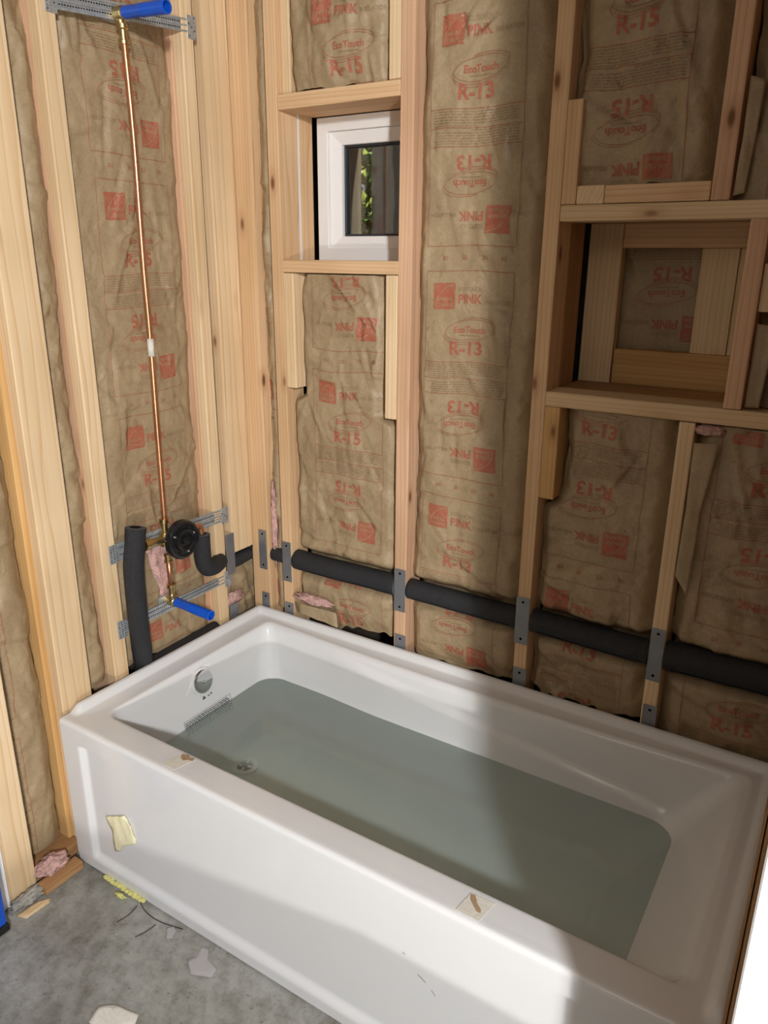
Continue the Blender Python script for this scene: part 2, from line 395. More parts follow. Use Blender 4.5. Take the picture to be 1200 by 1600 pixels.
def half(F, rv, W, rnd):
    """upright half of one repeat: v is measured down from the frame's top, as negative numbers"""
    F.rect(0.022, -0.096, 0.086, -0.030, 0)
    F.text('OWENS', 0.030, -0.0755, 0.078, -0.066, 3, False, 0.0005); F.text('CORNING', 0.027, -0.090, 0.081, -0.0805, 3, False, 0.0005)
    F.ring(0.088, -0.092, 0.060, 0.058, 0.0016, 3, math.pi*0.52, math.pi*0.97, n=16, lift=0.0005)
    F.text('ECOTOUCH', 0.096, -0.052, 0.160, -0.041, 2, False); F.text('PINK', 0.096, -0.083, 0.164, -0.059, 0)
    F.text('INSULATION', 0.171, -0.081, 0.243, -0.071, 2, False)
    F.ring(0.133, -0.150, 0.073, 0.026, 0.0018, 1, rot=0.10); F.ring(0.130, -0.156, 0.073, 0.026, 0.0015, 1, math.pi*0.95, math.pi*1.75, rot=0.10, n=20)
    F.ring(0.128, -0.162, 0.070, 0.026, 0.0015, 1, math.pi*0.97, math.pi*1.6, rot=0.10, n=20); F.ring(0.138, -0.145, 0.073, 0.026, 0.0015, 1, -0.1, math.pi*0.6, rot=0.10, n=20)
    F.text('EcoTouch', 0.088, -0.158, 0.180, -0.141, 0); F.rect(0.105, -0.166, 0.165, -0.1635, 2, 0.02)
    F.text(rv, 0.077, -0.216, 0.172, -0.180, 0)
    F.rect(0, -0.236, W, -0.234, 1)
    F.block(0.010, -0.2405, W-0.025, 6, 0.0062, 2, rnd)
def period(rv, W=0.25, seed=1):
    F = Flat(); rnd = random.Random(seed)
    A = Flat(); half(A, rv, W, rnd); B = Flat(); half(B, rv, W, rnd)
    for v, f, m, l in zip(A.v, A.f, A.m, A.l): F.v.append(v); F.f.append(f+0); F.m.append(m); F.l.append(l)
    F.n = A.n
    for v, f, m, l in zip(B.v, B.f, B.m, B.l):
        F.v.append(np.array([W, -0.555])-v); F.f.append(f+A.n); F.m.append(m); F.l.append(l)
    F.n += B.n
    F.rect(0, -0.2785, W, -0.2765, 1); F.rect(0, -0.001, W, 0.001, 1); F.rect(0, -0.556, W, -0.554, 1)
    F.rect(-0.001, -0.555, 0.001, 0, 1); F.rect(W-0.001, -0.555, W+0.001, 0, 1)
    for k, t in enumerate(('01', '20', '21', '05')): F.text(t, 0.045+0.056*k, -0.590, 0.060+0.056*k, -0.579, 1, True)
    return np.concatenate(F.v), np.concatenate(F.f), np.concatenate(F.m), np.concatenate(F.l)
PRINT = {'R-13': period('R-13', seed=3), 'R-15': period('R-15', seed=5)}
def refine(v, f, m, l, lim=0.011, times=4):
    for _ in range(times):
        e = np.stack([f, np.roll(f, -1, 1)], 2); d = np.linalg.norm(v[e[:, :, 0]]-v[e[:, :, 1]], axis=2)
        longest = d.argmax(1); bad = d.max(1) > lim
        if not bad.any(): break
        i = np.nonzero(bad)[0]; k = longest[i]
        a = f[i, k]; b = f[i, (k+1) % 3]; c = f[i, (k+2) % 3]; mid = len(v)+np.arange(len(i))
        v = np.concatenate([v, (v[a]+v[b])/2]); l = np.concatenate([l, (l[a]+l[b])/2])
        f = np.concatenate([f[~bad], np.stack([a, mid, c], 1), np.stack([mid, b, c], 1)]); m = np.concatenate([m[~bad], m[i], m[i]])
    return v, f, m, l
for k in PRINT: PRINT[k] = refine(*PRINT[k])

def batt(label, wall, s0, s1, z0, z1, n0, bulge, rv=None, fu=None, tops=(), seed=1, crumple=1.0, tuck=0.02, jag=0.006, W=0.25, cuts=None, sideL=0.006, sideR=0.006, creases=46, bot=0.0, dent=None, top=0.0, slant=0.0):
    """one paper-faced batt: wall 'b' (plane y, towards -y) or 'l' (plane x, towards +x); n0 = rest position of the paper"""
    res = 0.0075; ns = max(8, int((s1-s0)/res)); nz = max(8, int((z1-z0)/res))
    S0 = np.linspace(0, 1, ns+1); Z0 = np.linspace(z0, z1, nz+1); U, Z = np.meshgrid(S0, Z0)
    eL = vnoise(Z*9, Z*0+seed, seed+5)*sideL+vnoise(Z*31, Z*0, seed+6)*sideL*0.5
    eR = vnoise(Z*9, Z*0+seed, seed+7)*sideR+vnoise(Z*31, Z*0, seed+8)*sideR*0.5
    sl = s0+eL; sr = s1+eR
    if cuts:
        for side, a, b, d in cuts:
            wnd = sstep(a-0.03, a, Z)*(1-sstep(b, b+0.03, Z))*(d+vnoise(Z*14, Z*0, seed+13)*0.012)
            if side == 'L': sl = sl+wnd
            else: sr = sr-wnd
    P = sl+(sr-sl)*U
    Zb = Z.copy(); low = (Z-z0)/(z1-z0)
    Zb = Z+jag*(1-sstep(0, 0.05, (Z-z0)))*(vnoise(P*40, P*0, seed+9)+vnoise(P*13, P*0, seed+10))+slant*(P-s0)*(1-low)
    e = np.minimum(P-sl, sr-P); h = -tuck*(1-sstep(0.0, 0.035, e))
    h = h+bulge*np.sqrt(np.clip(np.sin(np.pi*U), 0, 1))*(0.75+0.35*vnoise(Z*3.1, P*4, seed))
    h = h-bot*(1-sstep(0, 0.06, Z-z0))-top*(1-sstep(0, 0.05, z1-Z))
    # long soft folds, crumples and sharp creases
    h = h+crumple*(0.0034*vnoise(P*16, Z*3.3, seed+1)+0.0018*(1-np.abs(vnoise(P*22+vnoise(Z*6, P*6, seed+3), Z*6.5, seed+2))*2)+0.0016*(1-2*np.abs(vnoise(P*44+Z*9, Z*24-P*10, seed+4))))
    h = h+crumple*0.0007*(1-2*np.abs(vnoise(P*85-Z*30, Z*60+P*25, seed+14)))
    rg = np.random.default_rng(seed)
    for _ in range(int(creases*crumple*(z1-z0)*(s1-s0)/0.36)+2):
        cs, cz = rg.uniform(s0, s1), rg.uniform(z0, z1); an = rg.choice([rg.normal(1.4, 0.35), rg.normal(-0.5, 0.5), rg.normal(1.9, 0.3)]); L = rg.uniform(0.04, 0.16); wd = rg.uniform(0.005, 0.012); am = rg.choice([-1, 1])*rg.uniform(0.0025, 0.0085)
        du = (P-cs)*math.cos(an)+(Z-cz)*math.sin(an); dv = -(P-cs)*math.sin(an)+(Z-cz)*math.cos(an)
        h = h+am*np.clip(1-np.abs(dv)/wd, 0, 1)*np.clip(1-(du/L)**2, 0, 1)
        h = h+0.55*am*np.tanh(dv/0.012)*np.exp(-(dv/0.05)**2)*np.clip(1-(du/L)**2, 0, 1)
    if dent: h = h-dent[1]*np.exp(-((Z-dent[0])/.046)**4)+.006*np.exp(-((Z-dent[0]-.065)/.03)**2)+.006*np.exp(-((Z-dent[0]+.065)/.03)**2)
    def world(s, z, n):
        return np.stack([s, n0-n, z], -1) if wall == 'b' else np.stack([n0+n, s, z], -1)
    V = world(P, Zb, h).reshape(-1, 3); idx = np.arange((ns+1)*(nz+1)).reshape(nz+1, ns+1)
    a, b, c, d = idx[:-1, :-1], idx[:-1, 1:], idx[1:, 1:], idx[1:, :-1]
    Q = np.stack([a, b, c, d], -1).reshape(-1, 4)
    if wall == 'l': pass
    org = tuple(world(np.array((s0+s1)/2), np.array(z0), np.array(-0.03)))
    root = empty('insulation_batt', org, label, 'insulation')
    me = bpy.data.meshes.new('kraft_facing'); me.from_pydata(V.tolist(), [], Q.tolist()); me.update()
    link('kraft_facing', me, 'kraft', root, True)
    # the unfaced back of the batt, fluffy and pink, a little behind and inside the paper
    core_lo = world(np.array(s0+0.004), np.array(z0+0.004), np.array(-0.078)); core_hi = world(np.array(s1-0.004), np.array(z1-0.004), np.array(-tuck-0.012-(dent[1]*.8 if dent else 0)))
    lo = np.minimum(core_lo, core_hi); hi = np.maximum(core_lo, core_hi)
    bm = bmesh.new(); bm_box(bm, list(lo), list(hi))
    bmesh.ops.subdivide_edges(bm, edges=bm.edges[:], cuts=7, use_grid_fill=True)
    for v in bm.verts: v.co += noise.noise_vector(v.co*30)*0.003
    from_bm('fibreglass_core', bm, 'pink', root, True)
    if rv and tops:
        pv, pf, pm, pl = PRINT[rv]; vs, fs, ms, k = [], [], [], 0
        for T in tops:
            s = pv[:, 0]*(W/0.25)+fu; z = pv[:, 1]+T
            # sag of the paper: the print wanders a little with it
            s = s+0.004*vnoise(z*5, s*3, seed+21); z2 = z+0.004*vnoise(s*9, z*3, seed+22)
            j = np.clip((z2-z0)/(z1-z0)*nz, 0, nz-1e-6); j0 = j.astype(int); tj = j-j0
            slj = sl[j0, 0]*(1-tj)+sl[j0+1, 0]*tj; srj = sr[j0, 0]*(1-tj)+sr[j0+1, 0]*tj
            uu = (s-slj)/(srj-slj); i = np.clip(uu*ns, 0, ns-1e-6); i0 = i.astype(int); ti = i-i0
            def smp(A): return (A[j0, i0]*(1-ti)+A[j0, i0+1]*ti)*(1-tj)+(A[j0+1, i0]*(1-ti)+A[j0+1, i0+1]*ti)*tj
            ok = (uu > 0.02) & (uu < 0.98) & (z2 > z0+0.004) & (z2 < z1-0.004)
            good = ok[pf].all(1); n = smp(h)+0.0016+pl
            vs.append(world(s, smp(Zb), n)); fs.append(pf[good]+k); ms.append(pm[good]); k += len(s)
        vs = np.concatenate(vs); fs = np.concatenate(fs); ms = np.concatenate(ms)
        used = np.unique(fs); mp = np.zeros(len(vs), int); mp[used] = np.arange(len(used))
        me = bpy.data.meshes.new('printed_lettering'); me.from_pydata(vs[used].tolist(), [], mp[fs].tolist())
        o = link('printed_lettering', me, ['ink', 'ink_thin', 'ink_dark', 'kraft'], root, False)
        me.polygons.foreach_set('material_index', ms.astype(np.int32)); me.update()
    return root

# ------------------------------------------------------------------ setting: shell
def grid_floor():
    bm = bmesh.new(); bmesh.ops.create_grid(bm, x_segments=70, y_segments=70, size=0.5)
    for v in bm.verts:
        x = -0.5+(v.co.x+0.5)*5.0; y = -5.0+(v.co.y+0.5)*5.6
        v.co = Vector((x, y, 0.0015*noise.noise((x*3, y*3, 0))-0.001))
    return from_bm('floor', bm, 'concrete', None, True)
tag(grid_floor(), 'stained grey concrete slab floor with dark speckles', None, kind='structure')
tag(box('ceiling', (-0.5, -5, 2.62), (4.5, 0.4, 2.70), 'ceiling_board'), 'flat painted ceiling above the framing', kind='structure')
tag(box('wall_front', (-0.5, -5.1, 0), (4.5, -5.0, 2.62), 'drywall'), 'plain painted wall behind the camera', kind='structure')
tag(box('wall_end', (4.4, -5, 0), (4.5, 0.4, 2.62), 'drywall'), 'plain painted wall at the far end of the room', kind='structure')

# back wall: sheathing with a window opening, and everything nailed to it
bm = bmesh.new()
for lo, hi in (((-0.3, .31, 0), (.12, .325, 2.62)), ((.62, .31, 0), (4.5, .325, 2.62)), ((.12, .31, 0), (.62, .325, 1.60)), ((.12, .31, 2.08), (.62, .325, 2.62))): bm_box(bm, lo, hi)
WB = tag(from_bm('wall_back', bm, 'sheath'), 'open stud wall behind the tub with insulation between its studs', kind='structure')
YF, YB = 0.0085, 0.0975
xs = lambda n, x0, x1, z0, z1, mat, label=None, y0=YF, y1=YB, wob=0.0015, **k: lumber(n, (x0, y0, z0), (x1, y1, z1), mat, WB, label=label, wob=wob, **k)
st_c = xs('stud', -.028, .049, .038, 2.6, 'fir'); st_a = xs('stud', .108, .149, .038, 2.6, 'fir')
st_b = xs('stud', .554, .596, .038, 2.6, 'pink_fir'); st_k = xs('stud', .961, 1.0, .038, 2.6, 'fir')
st_d = xs('stud', 1.329, 1.366, .038, 1.307, 'pale'); st_n = xs('stud', 1.418, 1.457, 1.3475, 1.75, 'pink_fir')
st_u = xs('stud', 1.332, 1.372, 1.7865, 2.6, 'pink_fir')
xs('window_header', .149, .554, 2.056, 2.095, 'fir'); xs('window_sill_plate', .147, .554, 1.62, 1.657, 'fir')
xs('cripple_stud', .150, .189, 1.277, 1.619, 'pale', y1=.085); xs('cripple_stud', .515, .553, 1.22, 1.619, 'pale', y1=.085)
xs('cripple_stud', .517, .5535, 2.096, 2.6, 'pale', y0=.012, y1=.09); xs('cripple_stud', .150, .182, 2.096, 2.6, 'pale', y0=.030, y1=.09)
xs('niche_header', 1.0005, 1.688, 1.75, 1.7865, 'creamy'); xs('niche_shelf', .9985, 1.688, 1.309, 1.347, 'creamy')
xs('niche_shelf', 1.002, 1.42, 1.309, 1.3465, 'old', y0=.0985, y1=.245, axis=0, wob=0)
xs('niche_header', 1.002, 1.42, 1.752, 1.787, 'old', y0=.0985, y1=.245, axis=0, wob=0)
xs('blocking', 1.103, 1.331, 1.7868, 1.826, 'fir'); xs('blocking', 1.037, 1.102, 1.7868, 1.827, 'creamy', label='short pale block with end grain showing')
xs('blocking', 1.0005, 1.0365, 1.7866, 2.008, 'fir'); xs('blocking', .999, 1.039, 1.063, 1.3085, 'yellow', label='yellowish offcut nailed to the stud')
xs('blocking', 1.4575, 1.50, 1.56, 1.66, 'creamy', y0=.02, y1=.052); xs('bottom_plate', .05, 1.688, .001, .0375, 'old')
# framing around the window, further back
xs('rear_stud', .110, .148, 1.5, 2.2, 'fir', y0=.108, y1=.172); box('house_wrap_strip', (.120, .0985, 1.5), (.1475, .1068, 2.2), 'wrap', WB)
xs('rear_stud', .556, .60, 1.5, 2.2, 'fir', y0=.108, y1=.30, wob=0); xs('rear_header', .149, .556, 2.058, 2.12, 'fir', y0=.108, y1=.176, wob=0); xs('rear_sill', .149, .556, 1.60, 1.650, 'old', y0=.108, y1=.30, wob=0)
# framing at the back of the niche
RY0, RY1 = .246, .284
xs('rear_stud', 1.0, 1.088, 1.34, 1.78, 'creamy', y0=RY0, y1=RY1); xs('rear_header', 1.0885, 1.42, 1.694, 1.785, 'fir', y0=RY0, y1=RY1)
xs('rear_sill', 1.092, 1.42, 1.345, 1.437, 'yellow', y0=RY0, y1=RY1); xs('rear_stud', 1.284, 1.372, 1.4375, 1.6935, 'creamy', y0=RY0+.001, y1=RY1); xs('rear_stud', 1.3725, 1.42, 1.4375, 1.6935, 'creamy', y0=RY0, y1=RY1)
xs('rear_stud', .968, .9995, 1.30, 1.80, 'old', y0=.0985, y1=.205, label='dirty brown stud with worn patches', wob=0); box('dark_gap_strip', (.975, .21, 1.30), (.985, .245, 1.80), 'dark_brown', WB)  # second piece: dark strip set in for the dark gap behind the stud
bm = bmesh.new(); bm_box(bm, (1.421, .10, 1.30), (1.46, .28, 1.79)); from_bm('rear_stud', bm, 'old', WB)
def nail_plate(parent, x0, x1, z0, z1, y=YF-0.0032):
    bm = bmesh.new(); bm_box(bm, (x0, y, z0), (x1, y+.0014, z1), 0.0004)
    for zc in (z0+.016, z1-.014):
        c = bmesh.ops.create_circle(bm, cap_ends=True, segments=10, radius=.0042, matrix=Matrix.Translation(((x0+x1)/2, y-.0003, zc)) @ Matrix.Rotation(math.pi/2, 4, 'X'))
        for v in c['verts']:
            for f in v.link_faces: f.material_index = 1
    return from_bm('nail_plate', bm, ['plate', 'dark'], parent)
for par, x0, x1, a, b in ((st_c, .006, .040, .634, .778), (st_a, .110, .147, .612, .756), (st_b, .556, .596, .618, .760), (st_k, .959, .999, .624, .768), (st_d, 1.329, 1.365, .624, .774)):
    nail_plate(par, x0, x1, a, b); nail_plate(par, x0+.004, x1+.004, .395, b-.222 if par is not st_c else .546)

# left wall: furred studs
bm = bmesh.new(); bm_box(bm, (-.17, -5, 0), (-.155, .31, 2.62)); WL = tag(from_bm('wall_left', bm, 'sheath'), 'open stud wall at the drain end of the tub', kind='structure')
XF = -0.02
ls = lambda n, y0, y1, z0, z1, mat, x0=-.058, x1=XF, label=None, wob=0.0015, **k: lumber(n, (x0, y0, z0), (x1, y1, z1), mat, WL, label=label, wob=wob, **k)
ls('furring_stud', -.785, -.690, .04, 2.6, 'pale', label='wide pale board in front of the yellow stud'); ls('stud', -.800, -.760, .04, 2.6, 'yellow', x0=-.15, x1=-.0585, label='old yellow stud beside the tub')
ls('furring_stud', -1.017, -.935, .002, 2.6, 'pale', label='wide pale board beside the white trim'); ls('stud', -1.010, -.94, .04, 2.6, 'yellow', x0=-.15, x1=-.0585)
s2 = ls('furring_stud', -.606, -.558, .04, 2.6, 'pale'); ls('stud', -.603, -.562, .04, 2.6, 'pink_fir', x0=-.15, x1=-.0585)
s3 = ls('furring_stud', -.172, -.130, .04, 2.6, 'pale'); ls('stud', -.176, -.136, .04, 2.6, 'pink_fir', x0=-.15, x1=-.0585)
ls('furring_stud', -.093, .004, .715, 2.6, 'pale', label='board that ends just above the black pipe')
ls('bottom_plate', -1.03, -.0, .001, .038, 'old', x0=-.12, x1=-.03); ls('floor_strip', -.945, -.825, .001, .026, 'old', x0=-.002, x1=.034, bev=.0012, label='worn floor strip at the tub corner')
bm = bmesh.new(); bm_box(bm, (XF+.0015, -.129, .645), (XF+.003, -.090, .790), .0004); from_bm('nail_plate', bm, 'plate', s3)
bm = bmesh.new(); bm_box(bm, (XF+.0015, -.127, .44), (XF+.003, -.088, .535), .0004); from_bm('nail_plate', bm, 'plate', s3)
# right wall: only its edge shows past the tub
bm = bmesh.new(); bm_box(bm, (1.767, -1.12, 0), (1.79, .31, 2.62)); WR = tag(from_bm('wall_right', bm, 'sheath'), 'stud wall at the foot end of the tub', kind='structure')
for y in (-1.10, -.70, -.30, -.03): lumber('stud', (1.681, y, .04), (1.766, y+.04, 2.6), 'old', WR)
lumber('bottom_plate', (1.681, -1.10, .001), (1.766, .005, .0385), 'old', WR)
box('kraft_lining', (1.677, -1.10, .04), (1.680, -.01, 2.6), 'old', WR)
tag(box('trim_1', (1.686, -1.158, .0), (1.86, -1.121, 2.6), 'paint', None, .002), 'white painted jamb board at the end of the wall by the tub foot', kind='structure')
tag(box('trim_2', (-.03, -1.06, .002), (-.012, -1.0185, 2.6), 'paint', None, .002), 'white trim board beside the first wide stud', kind='structure')
tag(box('wall_left_plain', (-.06, -5, 0), (-.03, -1.061, 2.62), 'drywall'), 'plain painted length of wall beyond the white trim', kind='structure')

# window
WN = tag(empty('window_1', (.355, .2, 1.66)), 'small white vinyl window set deep in the framing', kind='structure')
def frame_ring(name, x0, x1, z0, z1, wd, y0, y1, mat, parent, slope=0.0):
    bm = bmesh.new(); o = [(x0, z0), (x1, z0), (x1, z1), (x0, z1)]; i = [(x0+wd, z0+wd), (x1-wd, z0+wd), (x1-wd, z1-wd), (x0+wd, z1-wd)]
    vo = [bm.verts.new((x, y0, z)) for x, z in o]; vi = [bm.verts.new((x, y0+slope, z)) for x, z in i]
    bo = [bm.verts.new((x, y1, z)) for x, z in o]; bi = [bm.verts.new((x, y1, z)) for x, z in i]
    for k in range(4):
        j = (k+1) % 4
        for q in ((vo[k], vo[j], vi[j], vi[k]), (bo[j], bo[k], bi[k], bi[j]), (vo[j], vo[k], bo[k], bo[j]), (vi[k], vi[j], bi[j], bi[k])): bm.faces.new(q)
    bmesh.ops.bevel(bm, geom=bm.edges[:], offset=.0012, segments=1, affect='EDGES')
    return from_bm(name, bm, mat, parent)
frame_ring('window_frame', .160, .549, 1.652, 2.056, .038, .176, .245, 'vinyl', WN)
frame_ring('window_sash', .198, .511, 1.690, 2.018, .036, .188, .240, 'vinyl', WN, slope=.012)
frame_ring('window_gasket', .2345, .4745, 1.7265, 1.9815, .006, .212, .236, 'gasket', WN)
box('window_pane', (.238, .222, 1.730), (.471, .226, 1.978), 'glass', WN)
frame_ring('window_nailing_fin', .1515, .556, 1.645, 2.062, .012, .20, .206, 'gasket', WN)

# ------------------------------------------------------------------ bathtub
TL, TW, TH = 1.671, 0.813, 0.477
TUB = empty('bathtub', (.83, -.4, 0), 'white acrylic alcove bathtub with a recessed front panel, filled with water', 'bathtub')
def rrect(x0, x1, y0, y1, rads, nper=90, nc=10):
    """closed loop, counter-clockwise from front-left; rads: fl, fr, br, bl"""
    pts = []
    def side(a, b): 
        for t in np.linspace(0, 1, nper, endpoint=False)[1:]: pts.append((a[0]+(b[0]-a[0])*t, a[1]+(b[1]-a[1])*t))
    def arc(cx, cy, r, t0):
        for t in np.linspace(t0, t0+math.pi/2, nc): pts.append((cx+r*math.cos(t), cy+r*math.sin(t)))
    fl, fr, br, bl = rads
    arc(x0+fl, y0+fl, fl, math.pi); side((x0+fl, y0), (x1-fr, y0)); arc(x1-fr, y0+fr, fr, -math.pi/2); side((x1, y0+fr), (x1, y1-br))
    arc(x1-br, y1-br, br, 0); side((x1-br, y1), (x0+bl, y1)); arc(x0+bl, y1-bl, bl, math.pi/2); side((x0, y1-bl), (x0, y0+fl))
    return np.array(pts)
def lerp(tab, z):
    zs = [t[0] for t in tab]; return np.interp(z, zs, [t[1] for t in tab])
FLOORZ = 0.125
XL = [(FLOORZ, .165), (.30, .119), (.44, .097), (.477, .090)]; XR = [(FLOORZ, 1.335), (.30, 1.476), (.445, 1.583), (.465, 1.600), (.477, 1.615)]
YFR = [(FLOORZ, -.665), (.30, -.698), (.477, -.728)]; YBK = [(FLOORZ, -.128), (.30, -.099), (.345, -.093), (.46, -.068), (.477, -.058)]
RC = [(FLOORZ, .11), (.30, .075), (.43, .05), (.477, .032)]
def basin(z, grow=0.0):
    r = lerp(RC, z); p = rrect(lerp(XL, z)-grow, lerp(XR, z)+grow, lerp(YFR, z)-grow, lerp(YBK, z)+grow, (r*1.15, r, r, r*0.9))
    x, y = p[:, 0], p[:, 1]; wb = sstep(-.30, -.12, y)
    top = sstep(.30, .477, np.array(z))
    y2 = y-0.024*np.sin(np.pi*np.clip((x-.1)/1.5, 0, 1))*wb*top
    zr = .455-(x-.40)*.121
    ledge = sstep(.30, .60, x)*(1-sstep(1.42, 1.56, x))
    below = sstep(-.014, .016, zr-z)
    y2 = y2-(0.013*below*ledge*np.clip((z-.24)/.06, 0, 1)+0.0)*wb
    return np.stack([x, y2, np.full(len(x), z)], 1)
def tub_shell():
    loops = []
    n = len(basin(.4))
    def outer(ins, z, lip):
        p = rrect(ins, TL-ins, -TW+.026+ins*.06, -ins*1.0+.0, (.002, .002, .012, .012))
        front = 1-sstep(-TW+.030, -TW+.062, p[:, 1])
        # the lip dies away at the front corners
        zz = (z+lip)*(1-front)+(TH-.0003)*front
        return np.stack([p[:, 0], p[:, 1], zz], 1)
    loops += [outer(-.0006, .36, 0), outer(-.0002, TH-.002, .016), outer(.0015, TH-.001, .0195), outer(.005, TH, .0205), outer(.013, TH, .0200), outer(.017, TH, .0185), outer(.026, TH, .006), outer(.030, TH, .002), outer(.034, TH-.0003, 0)]
    b = basin(.477, .010); b[:, 2] = TH-.0004; loops.append(b)
    b = basin(.477, .004); b[:, 2] = TH-.0008; loops.append(b)
    b = basin(.477, .001); b[:, 2] = TH-.003; loops.append(b)
    for z in list(np.linspace(.470, .30, 44))+[.27, .24, .21, .18, .155]: loops.append(basin(z))
    b = basin(.138, -.004); loops.append(b); b = basin(.129, -.016); loops.append(b); b = basin(FLOORZ, -.036); loops.append(b); b = basin(FLOORZ, -.09); b[:, 2] -= .0005; loops.append(b)
    V = np.concatenate(loops); F = []
    for k in range(len(loops)-1):
        for i in range(n):
            j = (i+1) % n; F.append((k*n+i, k*n+j, (k+1)*n+j, (k+1)*n+i))
    F.append(tuple((len(loops)-1)*n+i for i in range(n)))
    me = bpy.data.meshes.new('basin_shell'); me.from_pydata(V.tolist(), [], F); me.update()
    return link('basin_shell', me, 'acrylic', TUB, True)
tub_shell()
def apron():
    nx, nzz = 230, 84; prof = []
    for z in np.linspace(.006, TH-.012, nzz): prof.append((0.0, z))
    for t in np.linspace(0, math.pi/2, 7)[1:]: prof.append((.012*(1-math.cos(t)), TH-.012+.012*math.sin(t)))
    prof.append((.020, TH)); prof.append((.028, TH-.0002))
    xs_ = np.linspace(0, TL, nx+1); V = []; 
    for d, z in prof:
        x = xs_; dep = np.full(len(x), d, float)
        if d == 0.0:
            l = sstep(.070, .083, x)*(1-sstep(TL-.083, TL-.070, x))
            v = sstep(.040, .066, np.array(z))*(1-sstep(.4165, .4205, np.array(z)))
            dep = dep+.013*l*v
            dep = dep+.006*(1-sstep(.0, .046, np.array(z)))*0.4
        V.append(np.stack([x, -TW+dep, np.full(len(x), z)], 1))
    m = nx+1; F = [(k*m+i, k*m+i+1, (k+1)*m+i+1, (k+1)*m+i) for k in range(len(prof)-1) for i in range(nx)]
    base = np.concatenate(V); V2 = base.tolist()
    # return edge under the apron and at its ends
    k0 = len(V2); V2 += [(x, -TW+.03, .006) for x in xs_]
    F += [(k0+i, k0+i+1, i+1, i) for i in range(nx)]
    for i in (0, nx):
        ids = [k*m+i for k in range(len(prof))]; q = len(V2); V2 += [(base[j][0], -TW+.03, base[j][2]) for j in ids]
        F += [(ids[k], ids[k+1], q+k+1, q+k) for k in range(len(ids)-1)]
    me = bpy.data.meshes.new('front_apron'); me.from_pydata(V2, [], F); me.update()
    o = link('front_apron', me, 'acrylic', TUB, True); me.set_sharp_from_angle(angle=0.9); return o
apron()
# overflow plate on the sloping drain end
ov = Vector((.106, -.392, .416)); oax = Vector((1, 0, .16)).normalized()
ovp = lathe('overflow_plate', [(.038, -.006), (.038, .004), (.036, .008), (.030, .0095), (.0001, .0105)], ov, oax, 'chrome', TUB, 32)
lathe('overflow_screw', [(.005, 0), (.005, .003), (.0001, .0034)], ov+oax*.0103, oax, 'chrome', ovp, 12)
lathe('overflow_gasket', [(.043, -.004), (.043, .002), (.040, .003), (.0385, .003)], ov, oax, 'acrylic', ovp, 32)
def wall_pt(y, z, lift=.0012):
    return Vector((lerp(XL, z)+lift, y, z))
# warning label printed on the drain end, half under water
def wall_decal(name, shapes, mat, parent, lift):
    bm = bmesh.new()
    for poly in shapes:
        bm.faces.new([bm.verts.new(wall_pt(y, z, lift)) for y, z in poly])
    return from_bm(name, bm, mat, parent)
def q(y0, z0, y1, z1, sh=.0): return [(y0, z0+sh*(y0+.474)), (y1, z0+sh*(y1+.474)), (y1, z1+sh*(y1+.474)), (y0, z1+sh*(y0+.474))]
ly0, ly1, lz1 = -.488, -.288, .322
ln = []
for a in ((ly0, .268, ly1, .2692), (ly0, lz1-.0012, ly1, lz1), (ly0, .268, ly0+.0015, lz1), (ly1-.0015, .268, ly1, lz1)): ln.append(q(*a))
rl = random.Random(4)
for r in range(7):
    z = lz1-.0055-r*.0062; y = ly0+.005
    while y < ly1-.012:
        L = rl.uniform(.004, .013); ln.append(q(y, z-.0038, y+L, z)); y += L+.0022
wall_decal('warning_label', ln, 'print_grey', TUB, .0016)
marks = [q(-.400, .355, -.388, .361), q(-.397, .361, -.391, .365), q(-.378, .357, -.370, .3605), q(-.366, .358, -.360, .3635)]
wall_decal('small_printed_mark', marks, 'print_grey', TUB, .0016)
# peeling tape ghost above the overflow
bm = bmesh.new(); pth = [(-.462, .402), (-.44, .424), (-.40, .452), (-.365, .4585), (-.345, .455), (-.345, .446), (-.365, .449), (-.40, .442), (-.437, .414), (-.458, .394)]
bm.faces.new([bm.verts.new(wall_pt(y, z, .0014)) for y, z in pth]); from_bm('film_residue', bm, 'vinyl', TUB)
# drain
dc = Vector((.229, -.353, FLOORZ+.0042))
dr = lathe('drain', [(.040, -.004), (.040, .002), (.036, .004), (.028, .0035), (.026, -.003), (.0001, -.003)], dc, (0, 0, 1), 'drain_steel', TUB, 32)
bm = bmesh.new()
for a in (0.3, 0.3+math.pi/2):
    mtx = Matrix.Translation(dc+Vector((0, 0, .001))) @ Matrix.Rotation(a, 4, 'Z') @ Matrix.Diagonal((.052, .007, .004, 1)); bmesh.ops.create_cube(bm, size=1, matrix=mtx)
from_bm('drain_crossbar', bm, 'drain_steel', dr)
lathe('drain_hub', [(.009, -.001), (.009, .008), (.006, .010), (.0001, .010)], dc, (0, 0, 1), 'dark_brown', dr, 16)
lathe('drain_well', [(.0255, -.0022), (.0001, -.0022)], dc, (0, 0, 1), 'dark', dr, 24)
